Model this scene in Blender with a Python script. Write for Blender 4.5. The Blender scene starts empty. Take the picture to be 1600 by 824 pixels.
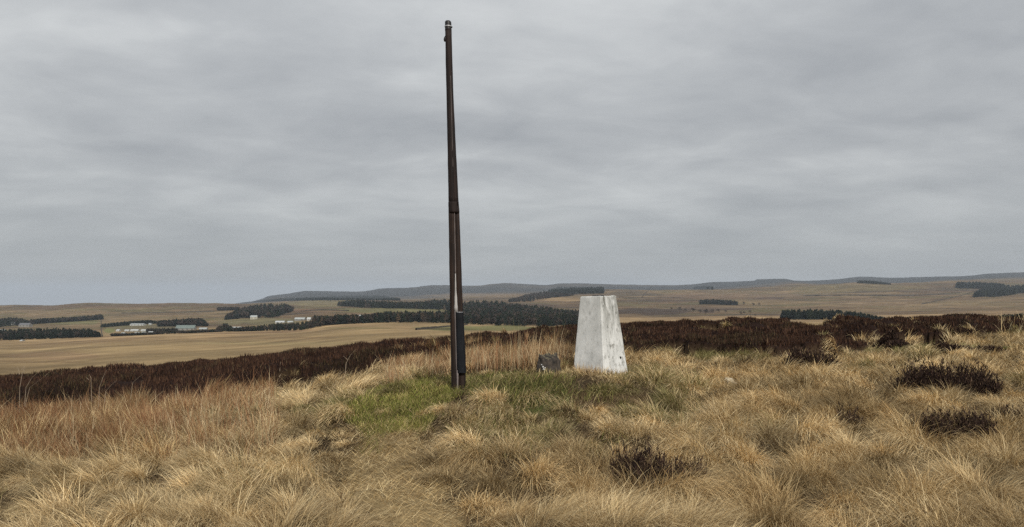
import bpy, bmesh, math, random
import numpy as np

# ------------------------------------------------------------------ camera, sky, sun, exposure
sc = bpy.context.scene
F = 1230.0                      # focal length in photo pixels (photo is 1600 wide)
EYE = 1.6
HY = 460.0                      # eye level line in the photo
cam_data = bpy.data.cameras.new("camera")
cam = bpy.data.objects.new("camera", cam_data)
sc.collection.objects.link(cam)
cam.location = (0, 0, EYE)
cam.rotation_euler = (math.radians(90), 0, 0)
cam_data.sensor_width = 36.0
cam_data.lens = 36.0 * F / 1600.0
cam_data.shift_y = (HY - 412.0) / 1600.0
cam_data.clip_start = 0.1
cam_data.clip_end = 60000.0
sc.camera = cam

SUN_EL, SUN_AZ = math.radians(36), math.radians(160)      # azimuth from +Y towards +X
world = bpy.data.worlds.new("World")
sc.world = world
world.use_nodes = True


def build_world():
    nt = world.node_tree
    N, L = nt.nodes, nt.links
    N.clear()
    out = N.new("ShaderNodeOutputWorld")
    bg = N.new("ShaderNodeBackground")
    sky = N.new("ShaderNodeTexSky")
    sky.sky_type = 'NISHITA'
    sky.sun_disc = False
    sky.sun_elevation = SUN_EL
    sky.sun_rotation = SUN_AZ
    skm = N.new("ShaderNodeVectorMath"); skm.operation = 'SCALE'; skm.inputs['Scale'].default_value = 0.05
    L.new(sky.outputs[0], skm.inputs[0])
    tc = N.new("ShaderNodeTexCoord")
    sep = N.new("ShaderNodeSeparateXYZ")
    L.new(tc.outputs['Generated'], sep.inputs[0])

    def math_(op, a, b=None, clamp=False):
        n = N.new("ShaderNodeMath"); n.operation = op; n.use_clamp = clamp
        for i, v in enumerate((a, b)):
            if v is None: continue
            if isinstance(v, (int, float)): n.inputs[i].default_value = v
            else: L.new(v, n.inputs[i])
        return n.outputs[0]
    zc = math_('MAXIMUM', sep.outputs[2], 0.0)
    den = math_('ADD', zc, 0.19)
    px = math_('DIVIDE', sep.outputs[0], den)
    py = math_('DIVIDE', sep.outputs[1], den)
    comb = N.new("ShaderNodeCombineXYZ")
    L.new(px, comb.inputs[0]); L.new(py, comb.inputs[1])
    mp = N.new("ShaderNodeMapping")
    mp.inputs['Rotation'].default_value = (0, 0, math.radians(-24))
    mp.inputs['Scale'].default_value = (0.75, 1.0, 1.0)
    mp.inputs['Location'].default_value = (3.3, 1.7, 0)
    L.new(comb.outputs[0], mp.inputs[0])

    def noise(scale, detail, rough, dist):
        n = N.new("ShaderNodeTexNoise")
        n.inputs['Scale'].default_value = scale
        n.inputs['Detail'].default_value = detail
        n.inputs['Roughness'].default_value = rough
        n.inputs['Distortion'].default_value = dist
        L.new(mp.outputs[0], n.inputs['Vector'])
        return n.outputs[0]
    n1 = noise(1.15, 5, 0.52, 0.25)
    n2 = noise(3.6, 6, 0.56, 0.35)
    mix = math_('ADD', math_('MULTIPLY', n1, 0.66), math_('MULTIPLY', n2, 0.34))
    ramp = N.new("ShaderNodeValToRGB")
    e = ramp.color_ramp.elements
    e[0].position, e[0].color = 0.34, (0.283, 0.296, 0.311, 1)
    e[1].position, e[1].color = 0.66, (0.500, 0.513, 0.515, 1)
    m = e.new(0.5); m.color = (0.373, 0.386, 0.396, 1)
    L.new(mix, ramp.inputs[0])
    # an overcast sky brightens towards the zenith
    grad = N.new("ShaderNodeMapRange")
    grad.interpolation_type = 'SMOOTHSTEP'
    grad.inputs[1].default_value = 0.0; grad.inputs[2].default_value = 0.95
    grad.inputs[3].default_value = 0.50; grad.inputs[4].default_value = 0.83
    L.new(zc, grad.inputs[0])
    cl = N.new("ShaderNodeVectorMath"); cl.operation = 'SCALE'
    L.new(ramp.outputs[0], cl.inputs[0]); L.new(grad.outputs[0], cl.inputs['Scale'])
    # pale blue-grey veil low down
    low = N.new("ShaderNodeMapRange")
    low.inputs[1].default_value = 0.0; low.inputs[2].default_value = 0.16
    low.inputs[3].default_value = 0.85; low.inputs[4].default_value = 0.0
    L.new(zc, low.inputs[0])
    mv = N.new("ShaderNodeMixRGB")
    mv.inputs[2].default_value = (0.172, 0.182, 0.188, 1)
    L.new(low.outputs[0], mv.inputs[0]); L.new(cl.outputs[0], mv.inputs[1])
    mx = N.new("ShaderNodeMixRGB")
    mx.inputs[0].default_value = 0.965
    L.new(skm.outputs[0], mx.inputs[1]); L.new(mv.outputs[0], mx.inputs[2])
    L.new(mx.outputs[0], bg.inputs[0])
    bg.inputs[1].default_value = 1.0
    L.new(bg.outputs[0], out.inputs[0])


build_world()
sun_data = bpy.data.lights.new("sun", 'SUN')
sun_data.energy = 1.5
sun_data.angle = math.radians(10)
sun_data.color = (1.0, 0.95, 0.87)
sun = bpy.data.objects.new("sun", sun_data)
sc.collection.objects.link(sun)
sun.rotation_euler = (math.radians(90) - SUN_EL, 0, math.pi - SUN_AZ)
sc.view_settings.view_transform = 'Standard'
sc.view_settings.look = 'None'
sc.view_settings.exposure = 1.25
sc.view_settings.gamma = 1.0
sc.cycles.use_denoising = False
sc.cycles.use_adaptive_sampling = False
sc.cycles.sample_clamp_indirect = 4.0
sc.cycles.max_bounces = 5
sc.cycles.diffuse_bounces = 3
sc.cycles.transparent_max_bounces = 4

# ------------------------------------------------------------------ helpers
rng = np.random.default_rng(11)
random.seed(4)


def hash2(ix, iy, seed):
    h = (ix.astype(np.int64) * 374761393 + iy.astype(np.int64) * 668265263 + seed * 1442695041) & 0xFFFFFFFF
    h = ((h ^ (h >> 13)) * 1274126177) & 0xFFFFFFFF
    h = ((h ^ (h >> 16)) * 2246822519) & 0xFFFFFFFF
    return ((h ^ (h >> 15)) & 0xFFFFFF) / float(0xFFFFFF)


def vnoise(x, y, seed=0):
    ix, iy = np.floor(x), np.floor(y)
    fx, fy = x - ix, y - iy
    fx = fx * fx * (3 - 2 * fx); fy = fy * fy * (3 - 2 * fy)
    a, b = hash2(ix, iy, seed), hash2(ix + 1, iy, seed)
    c, d = hash2(ix, iy + 1, seed), hash2(ix + 1, iy + 1, seed)
    return (a * (1 - fx) + b * fx) * (1 - fy) + (c * (1 - fx) + d * fx) * fy


def fbm(x, y, seed=0, octs=4):
    s, a, t = 0.0, 1.0, 0.0
    for k in range(octs):
        s = s + a * vnoise(x * 2 ** k + 17.3 * k, y * 2 ** k - 9.1 * k, seed + k)
        t += a; a *= 0.5
    return s / t


def smooth(a, b, x):
    t = np.clip((x - a) / (b - a), 0, 1)
    return t * t * (3 - 2 * t)


def pchip_slopes(x, Y):
    h = np.diff(x)
    d = np.diff(Y, axis=0) / h[:, None]
    m = np.zeros_like(Y)
    w1 = (2 * h[1:] + h[:-1])[:, None]; w2 = (h[1:] + 2 * h[:-1])[:, None]
    same = d[:-1] * d[1:] > 0
    with np.errstate(divide='ignore', invalid='ignore'):
        hm = (w1 + w2) / (w1 / d[:-1] + w2 / d[1:])
    m[1:-1] = np.where(same, hm, 0)
    m[0], m[-1] = d[0], d[-1]
    return m


def pchip(x, Y, xq):
    """x (n,), Y (n,c), xq (m,) -> (m,c)"""
    m = pchip_slopes(x, Y)
    i = np.clip(np.searchsorted(x, xq, side='right') - 1, 0, len(x) - 2)
    h = (x[i + 1] - x[i])
    t = np.clip((xq - x[i]) / h, 0, 1)[:, None]
    h = h[:, None]
    return ((2 * t ** 3 - 3 * t ** 2 + 1) * Y[i] + (t ** 3 - 2 * t ** 2 + t) * h * m[i]
            + (-2 * t ** 3 + 3 * t ** 2) * Y[i + 1] + (t ** 3 - t ** 2) * h * m[i + 1])


def mesh_np(name, verts, loops, counts, mat, colors=None, parent=None, smooth_shade=False):
    me = bpy.data.meshes.new(name)
    verts = np.ascontiguousarray(verts, dtype=np.float32).reshape(-1, 3)
    loops = np.ascontiguousarray(loops, dtype=np.int32).ravel()
    counts = np.ascontiguousarray(counts, dtype=np.int32)
    me.vertices.add(len(verts)); me.vertices.foreach_set('co', verts.ravel())
    me.loops.add(len(loops)); me.loops.foreach_set('vertex_index', loops)
    me.polygons.add(len(counts))
    me.polygons.foreach_set('loop_start', np.concatenate(([0], np.cumsum(counts)[:-1])).astype(np.int32))
    if smooth_shade:
        me.polygons.foreach_set('use_smooth', np.ones(len(counts), dtype=bool))
    me.update(calc_edges=True)
    if colors is not None:
        a = me.color_attributes.new('Col', 'FLOAT_COLOR', 'POINT')
        c = np.ones((len(verts), 4), dtype=np.float32); c[:, :3] = colors
        a.data.foreach_set('color', c.ravel())
    if mat: me.materials.append(mat)
    o = bpy.data.objects.new(name, me)
    sc.collection.objects.link(o)
    if parent: o.parent = parent
    return o


def bm_obj(name, bm, mat, parent=None, smooth_shade=False):
    me = bpy.data.meshes.new(name)
    bmesh.ops.recalc_face_normals(bm, faces=bm.faces)
    bm.to_mesh(me); bm.free()
    if smooth_shade:
        for p in me.polygons: p.use_smooth = True
    me.materials.append(mat)
    o = bpy.data.objects.new(name, me)
    sc.collection.objects.link(o)
    if parent: o.parent = parent
    return o


def tag(o, label=None, cat=None, group=None, kind=None):
    if label: o['label'] = label
    if cat: o['category'] = cat
    if group: o['group'] = group
    if kind: o['kind'] = kind
    return o


def empty(name, loc):
    o = bpy.data.objects.new(name, None)
    sc.collection.objects.link(o)
    o.location = loc
    o.empty_display_size = 0.2
    return o


# ------------------------------------------------------------------ materials
def new_mat(name):
    m = bpy.data.materials.new(name); m.use_nodes = True
    nt = m.node_tree
    return m, nt.nodes, nt.links, nt.nodes['Principled BSDF']


def mat_attr(name, rough=0.9, translucent=0.0, var=0.0, vscale=40.0, spec=0.15):
    m, N, L, b = new_mat(name)
    at = N.new("ShaderNodeAttribute"); at.attribute_name = 'Col'
    col = at.outputs['Color']
    if var > 0:
        g = N.new("ShaderNodeNewGeometry")
        n = N.new("ShaderNodeTexNoise"); n.inputs['Scale'].default_value = vscale; n.inputs['Detail'].default_value = 4
        L.new(g.outputs['Position'], n.inputs['Vector'])
        mr = N.new("ShaderNodeMapRange"); mr.inputs[1].default_value = 0.3; mr.inputs[2].default_value = 0.7
        mr.inputs[3].default_value = 1 - var; mr.inputs[4].default_value = 1 + var
        L.new(n.outputs[0], mr.inputs[0])
        vm = N.new("ShaderNodeVectorMath"); vm.operation = 'SCALE'
        L.new(col, vm.inputs[0]); L.new(mr.outputs[0], vm.inputs['Scale'])
        col = vm.outputs[0]
    L.new(col, b.inputs['Base Color'])
    b.inputs['Roughness'].default_value = rough
    b.inputs['Specular IOR Level'].default_value = spec
    if translucent > 0:
        tr = N.new("ShaderNodeBsdfTranslucent"); L.new(col, tr.inputs['Color'])
        mx = N.new("ShaderNodeMixShader"); mx.inputs[0].default_value = translucent
        L.new(b.outputs[0], mx.inputs[1]); L.new(tr.outputs[0], mx.inputs[2])
        L.new(mx.outputs[0], N['Material Output'].inputs[0])
    return m


def mat_ground():
    m, N, L, b = new_mat("moor_ground")
    at = N.new("ShaderNodeAttribute"); at.attribute_name = 'Col'
    g = N.new("ShaderNodeNewGeometry")
    col = at.outputs['Color']
    for scale, lo, hi, det in ((0.006, 0.80, 1.20, 5), (0.02, 0.66, 1.34, 6), (0.07, 0.84, 1.16, 5), (0.9, 0.8, 1.2, 5), (14.0, 0.75, 1.25, 4)):
        n = N.new("ShaderNodeTexNoise"); n.inputs['Scale'].default_value = scale
        n.inputs['Detail'].default_value = det; n.inputs['Roughness'].default_value = 0.6
        L.new(g.outputs['Position'], n.inputs['Vector'])
        mr = N.new("ShaderNodeMapRange"); mr.inputs[1].default_value = 0.32; mr.inputs[2].default_value = 0.68
        mr.inputs[3].default_value = lo; mr.inputs[4].default_value = hi
        L.new(n.outputs[0], mr.inputs[0])
        vm = N.new("ShaderNodeVectorMath"); vm.operation = 'SCALE'
        L.new(col, vm.inputs[0]); L.new(mr.outputs[0], vm.inputs['Scale'])
        col = vm.outputs[0]
    L.new(col, b.inputs['Base Color'])
    b.inputs['Roughness'].default_value = 0.95
    b.inputs['Specular IOR Level'].default_value = 0.08
    return m


def mat_plain(name, col, rough=0.8, spec=0.3, metal=0.0):
    m, N, L, b = new_mat(name)
    b.inputs['Base Color'].default_value = (*col, 1)
    b.inputs['Roughness'].default_value = rough
    b.inputs['Specular IOR Level'].default_value = spec
    b.inputs['Metallic'].default_value = metal
    g = N.new("ShaderNodeTexCoord")
    n = N.new("ShaderNodeTexNoise"); n.inputs['Scale'].default_value = 9; n.inputs['Detail'].default_value = 5
    L.new(g.outputs['Object'], n.inputs['Vector'])
    r = N.new("ShaderNodeValToRGB")
    r.color_ramp.elements[0].position = 0.3; r.color_ramp.elements[1].position = 0.72
    r.color_ramp.elements[0].color = (*[c * 0.7 for c in col], 1); r.color_ramp.elements[1].color = (*[min(1, c * 1.22) for c in col], 1)
    L.new(n.outputs[0], r.inputs[0]); L.new(r.outputs[0], b.inputs['Base Color'])
    return m


def mat_wood(name, dark, light, bump=0.5, sx=26.0):
    m, N, L, b = new_mat(name)
    tc = N.new("ShaderNodeTexCoord")
    mp = N.new("ShaderNodeMapping"); mp.inputs['Scale'].default_value = (sx, sx, 0.9)
    L.new(tc.outputs['Object'], mp.inputs[0])
    n = N.new("ShaderNodeTexNoise"); n.inputs['Scale'].default_value = 1.6; n.inputs['Detail'].default_value = 7; n.inputs['Roughness'].default_value = 0.65
    L.new(mp.outputs[0], n.inputs['Vector'])
    n2 = N.new("ShaderNodeTexNoise"); n2.inputs['Scale'].default_value = 5.0; n2.inputs['Detail'].default_value = 4
    L.new(tc.outputs['Object'], n2.inputs['Vector'])
    ad = N.new("ShaderNodeMath"); ad.operation = 'MULTIPLY_ADD'; ad.inputs[1].default_value = 0.35
    L.new(n2.outputs[0], ad.inputs[0]); L.new(n.outputs[0], ad.inputs[2])
    r = N.new("ShaderNodeValToRGB")
    r.color_ramp.elements[0].position = 0.5; r.color_ramp.elements[0].color = (*dark, 1)
    r.color_ramp.elements[1].position = 0.86; r.color_ramp.elements[1].color = (*light, 1)
    L.new(ad.outputs[0], r.inputs[0]); L.new(r.outputs[0], b.inputs['Base Color'])
    b.inputs['Roughness'].default_value = 0.75
    b.inputs['Specular IOR Level'].default_value = 0.25
    bp = N.new("ShaderNodeBump"); bp.inputs['Strength'].default_value = bump; bp.inputs['Distance'].default_value = 0.01
    L.new(n.outputs[0], bp.inputs['Height']); L.new(bp.outputs[0], b.inputs['Normal'])
    return m


M_ground = mat_ground()
M_grass = mat_attr("dry_grass_blades", 0.7, 0.15, 0, spec=0.15)
M_heather = mat_attr("heather_sprigs", 0.9, 0.1, 0)
M_tree = mat_attr("tree_foliage", 0.9, 0.1, 0.2, 0.4)

# ------------------------------------------------------------------ terrain: one sheet to the horizon
ROWS = [
    (1.5, 'z', [(-1300, -1.62), (2900, -1.58)]),
    (3.5, 'z', [(-1300, -1.66), (0, -1.62), (2900, -1.56)]),
    (5, 'z', [(-1300, -1.75), (0, -1.62), (350, -1.58), (700, -1.52), (940, -1.52), (1250, -1.53), (1600, -1.53), (2900, -1.5)]),
    (8, 'z', [(-1300, -2.2), (0, -1.74), (350, -1.60), (600, -1.44), (720, -1.37), (860, -1.36), (1000, -1.44), (1250, -1.48), (1600, -1.47), (2900, -1.4)]),
    (10.3, 'z', [(-1300, -2.7), (0, -1.88), (350, -1.66), (550, -1.42), (650, -1.30), (716, -1.25), (770, -1.21), (860, -1.15), (950, -1.19), (1100, -1.36), (1300, -1.42), (1600, -1.40), (2900, -1.3)]),
    (12, 'z', [(-1300, -3.0), (0, -2.02), (350, -1.76), (550, -1.50), (720, -1.22), (860, -1.13), (940, -1.15), (1100, -1.36), (1300, -1.40), (1600, -1.36), (2900, -1.2)]),
    (18, 'z', [(-1300, -4.2), (0, -2.45), (350, -2.06), (700, -1.60), (900, -1.48), (1250, -1.38), (1600, -1.25), (2900, -1.0)]),
    (28, 'p', [(-1300, 676), (0, 612), (200, 597), (350, 584), (700, 550), (940, 532), (1250, 523), (1600, 519), (2900, 505)]),
    (40, 'p', [(-1300, 684), (0, 607), (200, 593), (350, 581), (700, 547), (800, 537), (940, 523), (1250, 514), (1600, 509), (2900, 490)]),
    (60, 'z', [(-1300, -14), (0, -8.6), (350, -6.4), (700, -4.8), (940, -4.0), (1250, -3.4), (1600, -2.9), (2900, -2)]),
    (100, 'z', [(-1300, -20), (0, -15), (350, -13), (700, -10.5), (940, -9), (1250, -8), (1600, -7), (2900, -6)]),
    (200, 'p', [(-1300, 575), (0, 584), (350, 562), (700, 537), (940, 524), (1250, 517), (1600, 512), (2900, 500)]),
    (300, 'p', [(-1300, 563), (0, 566), (200, 556), (400, 545), (600, 528), (800, 522), (1000, 518), (1200, 514), (1400, 511), (1600, 508), (2900, 498)]),
    (600, 'p', [(-1300, 543), (0, 545), (200, 534), (400, 527), (600, 511), (800, 513), (1000, 509), (1200, 506), (1400, 503), (1600, 501), (2900, 492)]),
    (850, 'p', [(-1300, 532), (0, 532), (150, 528), (200, 525), (300, 521), (400, 519), (480, 516), (540, 508), (620, 505), (720, 506), (800, 510), (900, 509), (1000, 505), (1200, 503), (1400, 501), (1600, 498), (2900, 490)]),
    (1100, 'p', [(-1300, 522), (0, 523), (200, 520), (400, 513), (540, 501), (620, 498), (800, 502), (1000, 500), (1200, 498), (1400, 496), (1600, 492), (2900, 484)]),
    (1600, 'p', [(-1300, 510), (0, 511), (200, 508), (400, 499), (540, 490), (620, 487), (800, 490), (1000, 491), (1200, 489), (1400, 487), (1600, 481), (2900, 475)]),
    (2200, 'p', [(-1300, 496), (0, 496), (200, 494), (400, 487), (600, 479), (800, 477), (1000, 481), (1200, 478), (1400, 474), (1600, 468), (2900, 462)]),
    (3200, 'p', [(-1300, 481), (0, 478), (30, 477), (80, 478), (110, 475.5), (140, 474), (200, 475), (300, 474), (370, 475), (450, 474), (600, 470), (720, 469), (800, 467), (900, 461), (1000, 462), (1100, 462), (1200, 462), (1300, 458), (1400, 455), (1500, 456), (1600, 456), (2900, 450)]),
    (4200, 'p', [(-1300, 490), (0, 487), (300, 484), (380, 480), (500, 469), (620, 470), (700, 467), (800, 462), (900, 456), (960, 453), (1000, 453.5), (1100, 453), (1200, 449), (1300, 444), (1350, 441), (1400, 443), (1500, 441), (1600, 442), (2900, 440)]),
    (6000, 'p', [(-1300, 492), (0, 491), (380, 486), (420, 472), (500, 468), (620, 468), (740, 462), (860, 458), (960, 457), (1100, 455), (1200, 448), (1240, 443), (1300, 447), (1400, 446), (1480, 439), (1600, 436), (2900, 436)]),
    (9000, 'p', [(-1300, 495), (0, 490), (300, 484), (380, 473), (405, 469), (420, 463), (450, 459), (480, 455), (560, 456), (600, 451), (640, 450), (680, 446), (740, 447), (790, 443), (830, 445), (850, 446), (880, 443), (960, 445), (1050, 446), (1080, 445), (1110, 442), (1180, 439), (1182, 437), (1225, 437), (1245, 440), (1300, 438), (1350, 433), (1390, 435), (1430, 434), (1500, 433), (1550, 429), (1600, 427), (2900, 430)]),
    (11000, 'p', [(-1300, 510), (2900, 450)]),
    (15000, 'p', [(-1300, 520), (2900, 470)]),
]
ctrlD = np.array([r[0] for r in ROWS])


def row_z(row, c):
    D, kind, pts = row
    x = np.array([p[0] for p in pts], float); y = np.array([p[1] for p in pts], float)
    v = pchip(x, y[:, None], np.clip(c, x[0], x[-1]))[:, 0] if len(x) > 2 else np.interp(c, x, y)
    return v if kind == 'z' else (HY - v) / F * D


Cf = np.concatenate([np.arange(-1300, -200, 20.0), np.arange(-200, 1800, 3.2), np.arange(1800, 2901, 20.0)])
Dg = np.concatenate([np.geomspace(1.5, 3.5, 25)[:-1], np.geomspace(3.5, 48, 300)[:-1], np.geomspace(48, 12500, 330)])
Zc = np.stack([row_z(r, Cf) for r in ROWS])
Zg = pchip(np.log(ctrlD), Zc, np.log(Dg))                 # eye-relative height (nD, nC)
DD, CC = np.meshgrid(Dg, Cf, indexing='ij')
XX, YY = (CC - 800) / F * DD, DD
PY0 = HY - F * Zg / DD

YB = np.array([(-1300, 690), (-400, 690), (0, 662), (100, 652), (200, 644), (300, 628), (420, 612), (500, 594), (600, 577), (680, 562), (740, 550),
               (900, 552), (980, 557), (1100, 557), (1200, 559), (1300, 558), (1345, 547), (1380, 533), (1520, 531), (1560, 519), (1600, 517), (2900, 515)], float)


def heath(c, py, x, y):
    """True where heather grows on the near hill"""
    yb = np.interp(c, YB[:, 0], YB[:, 1])
    n = (fbm(x * 0.55, y * 0.55, 31, 3) - 0.5)
    n3 = fbm(x * 1.5, y * .9, 35, 2) - .5
    h = (py < yb + 6 + n * 30 + n3 * 18) & (y > 13)
    h &= ~((py > yb - np.where(c > 1100, 40, 9)) & (fbm(x * 1.1 + 9, y * .7, 37, 2) > .60))
    # straw gaps in the heather on the right
    gap = ((c - 1268) / 34) ** 2 + ((py - 517) / 6.0) ** 2 < 1 + n * 1.5
    gap |= ((c - 1325) / 40) ** 2 + ((py - 531) / 6.5) ** 2 < 1 + n * 1.5
    gap |= (c > 1360) & (fbm(x * 0.33 + 4, y * 0.2, 77, 2) > 0.60) & (py > 512)
    return h & ~gap


hm = heath(CC, PY0, XX, YY) & (DD < 60)
near = 1 - smooth(60, 200, DD)
bump = (fbm(XX * 0.9, YY * 0.9, 3, 3) - 0.5) * 0.16 + (fbm(XX * 2.6, YY * 2.6, 5, 2) - 0.5) * 0.07


def domes(x, y, s, seed):
    gx, gy = np.floor(x / s), np.floor(y / s)
    best = np.zeros(x.shape)
    for dx in (-1, 0, 1):
        for dy in (-1, 0, 1):
            cx, cy = gx + dx, gy + dy
            px_ = (cx + .15 + .7 * hash2(cx, cy, seed)) * s; py_ = (cy + .15 + .7 * hash2(cx, cy, seed + 1)) * s
            r = s * (.45 + .45 * hash2(cx, cy, seed + 2)); h = .35 + .65 * hash2(cx, cy, seed + 3)
            d = np.hypot(x - px_, y - py_) / r
            best = np.maximum(best, h * np.sqrt(np.clip(1 - d * d, 0, 1)))
    return best


hum_ = np.clip(fbm(XX * 0.75 + 7, YY * 0.75, 21, 2) - 0.35, 0, 1) * 0.55 * smooth(13, 17, DD) * hm
hum = (hum_ * .5 + .42 * domes(XX + (fbm(XX, YY, 61, 2) - .5) * 1.2, YY, 1.7, 500) + .10 * domes(XX, YY, .7, 520)) * smooth(13, 17, DD) * hm
Zg = Zg + (bump * smooth(1.5, 4, DD) + hum) * near
far_n = (fbm(XX * 0.012, YY * 0.012, 8, 4) - 0.5)
Zg = Zg + far_n * smooth(500, 1500, DD) * np.minimum(DD * 0.0022, 9)
Zg = Zg + (fbm(XX / 260, YY / 260, 15, 4) - 0.5) * smooth(5000, 8000, DD) * 8
PYg = HY - F * Zg / DD


def cell(arr_c, arr_d):
    j = np.clip(np.searchsorted(Cf, arr_c, side='right') - 1, 0, len(Cf) - 2)
    i = np.clip(np.searchsorted(Dg, arr_d, side='right') - 1, 0, len(Dg) - 2)
    u = np.clip((arr_c - Cf[j]) / (Cf[j + 1] - Cf[j]), 0, 1)
    v = np.clip((arr_d - Dg[i]) / (Dg[i + 1] - Dg[i]), 0, 1)
    return i, j, u, v


def H(x, y):
    """ground height (world z)"""
    x = np.asarray(x, float); y = np.asarray(y, float)
    c = 800 + F * x / np.maximum(y, 0.5)
    i, j, u, v = cell(c, y)
    z = (Zg[i, j] * (1 - u) + Zg[i, j + 1] * u) * (1 - v) + (Zg[i + 1, j] * (1 - u) + Zg[i + 1, j + 1] * u) * v
    return z + EYE


def base_py(x, y):
    c = 800 + F * x / np.maximum(y, .5)
    i, j, u, v = cell(c, y)
    return (PY0[i, j] * (1 - u) + PY0[i, j + 1] * u) * (1 - v) + (PY0[i + 1, j] * (1 - u) + PY0[i + 1, j + 1] * u) * v


def ground_at(px, py, dmin=3.0, dmax=14000.0):
    """the point of the ground that the photo shows at a pixel"""
    j = int(np.argmin(np.abs(Cf - px)))
    col = PYg[:, j]
    ok = np.where((Dg >= dmin) & (Dg <= dmax) & (col <= py))[0]
    if len(ok) == 0:
        i = int(np.argmin(np.where((Dg >= dmin) & (Dg <= dmax), np.abs(col - py), 1e9)))
        D = Dg[i]
    else:
        i = ok[0]
        if i > 0 and Dg[i - 1] >= dmin and col[i - 1] > py:
            t = (col[i - 1] - py) / max(1e-9, col[i - 1] - col[i])
            D = Dg[i - 1] + t * (Dg[i] - Dg[i - 1])
        else:
            D = Dg[i]
    x = (px - 800) / F * D
    return x, float(D), float(H(x, D))


def pix(x, y, z):
    return 800 + F * x / y, HY - F * (z - EYE) / y


def poly_in(poly, x, y):
    poly = np.asarray(poly, float)
    inside = np.zeros(np.shape(x), bool)
    n = len(poly)
    for a in range(n):
        x1, y1 = poly[a]; x2, y2 = poly[(a + 1) % n]
        if y1 == y2: continue
        cond = ((y1 > y) != (y2 > y)) & (x < (x2 - x1) * (y - y1) / (y2 - y1) + x1)
        inside ^= cond
    return inside


GREEN = [(535, 655), (545, 632), (590, 608), (640, 598), (712, 596), (718, 618), (690, 640), (668, 668), (640, 696), (612, 702), (575, 690), (560, 672)]
GREEN2 = [(700, 610), (730, 590), (800, 580), (860, 586), (885, 606), (890, 632), (850, 650), (800, 640), (740, 620)]
PATH = np.array([(628, 690), (600, 715), (590, 745), (625, 775), (655, 805), (690, 850), (740, 930)], float)
PATHW = np.array([38, 56, 66, 68, 70, 76, 94], float)
RUST = [(-200, 640), (200, 610), (430, 592), (410, 625), (330, 660), (250, 700), (150, 728), (20, 735), (-200, 700)]


def path_mask(c, py):
    best = np.full(np.shape(c), 9.0)
    for k in range(len(PATH) - 1):
        a, b = PATH[k], PATH[k + 1]
        ab = b - a
        t = np.clip(((c - a[0]) * ab[0] + (py - a[1]) * ab[1] * 2.5) / (ab[0] ** 2 + 2.5 * ab[1] ** 2), 0, 1)
        d = np.hypot(c - a[0] - t * ab[0], (py - a[1] - t * ab[1]) * 1.6)
        best = np.minimum(best, d / (PATHW[k] * (1 - t) + PATHW[k + 1] * t))
    wx_, wy_ = (c - 800) / F * 7.5, py * .02
    return best + (fbm(wx_ * 3.0, wy_ * 3.0, 68, 3) - .5) * 1.1


# colours of the ground itself
nA = fbm(XX / 420, YY / 420, 41, 4); nB = fbm(XX / 90, YY / 90, 43, 4); nC = fbm(XX / 1500 + 5, YY / 900, 47, 3)
streak = fbm(XX / 160, YY / 26, 51, 4)


def lerp(a, b, t):
    return a + (np.asarray(b) - a) * t[..., None]


col = np.zeros(DD.shape + (3,))
col[:] = (0.085, 0.058, 0.030)
col = lerp(col, (0.050, 0.034, 0.018), smooth(.45, .65, fbm(XX * 1.7, YY * 1.7, 12, 3)))
gm = (poly_in(GREEN, CC, PYg) | poly_in(GREEN2, CC, PYg)) & (DD < 14)
col = np.where(gm[..., None], np.array((0.07, 0.08, 0.022)), col)
col = lerp(col, (0.25, 0.185, 0.095), (1 - smooth(.6, 1.1, path_mask(CC, PYg))) * (DD < 12))
heathcol = np.array((0.018, 0.0095, 0.0070))
col = np.where(hm[..., None], heathcol, col)
mid = (DD >= 45) & (DD < 130)
col = np.where(mid[..., None], heathcol, col)
# valley fields and hills
tan = np.array((0.275, 0.184, 0.094)); olive = np.array((0.098, 0.084, 0.036)); brown = np.array((0.118, 0.077, 0.042)); heathb = np.array((0.060, 0.042, 0.030))
valley = lerp(np.broadcast_to(tan, col.shape).copy(), (0.310, 0.214, 0.112), smooth(.36, .70, streak))
valley = lerp(valley, (0.190, 0.120, 0.064), smooth(.46, .66, nB) * .9)
valley = lerp(valley, (0.185, 0.138, 0.066), smooth(.46, .66, nA) * .5)
hill = lerp(np.broadcast_to(brown, col.shape).copy(), (0.170, 0.118, 0.062), smooth(.4, .66, nA))
hill = lerp(hill, olive, smooth(.5, .7, nB) * .75)
hill = lerp(hill, heathb, smooth(.56, .70, fbm(XX / 500 + 9, YY / 130, 61, 4)) * .8)
farc = lerp(np.broadcast_to(np.array((0.030, 0.031, 0.029)), col.shape).copy(), (0.065, 0.052, 0.037), smooth(.45, .7, nC))
tv = smooth(120, 150, DD)
col = col * (1 - tv[..., None]) + valley * tv[..., None]
th = smooth(1000, 1500, DD + (nA - .5) * 300)
col = col * (1 - th[..., None]) + hill * th[..., None]
tf = smooth(5600, 6600, DD + (nC - .5) * 900)
col = col * (1 - tf[..., None]) + farc * tf[..., None]
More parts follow.
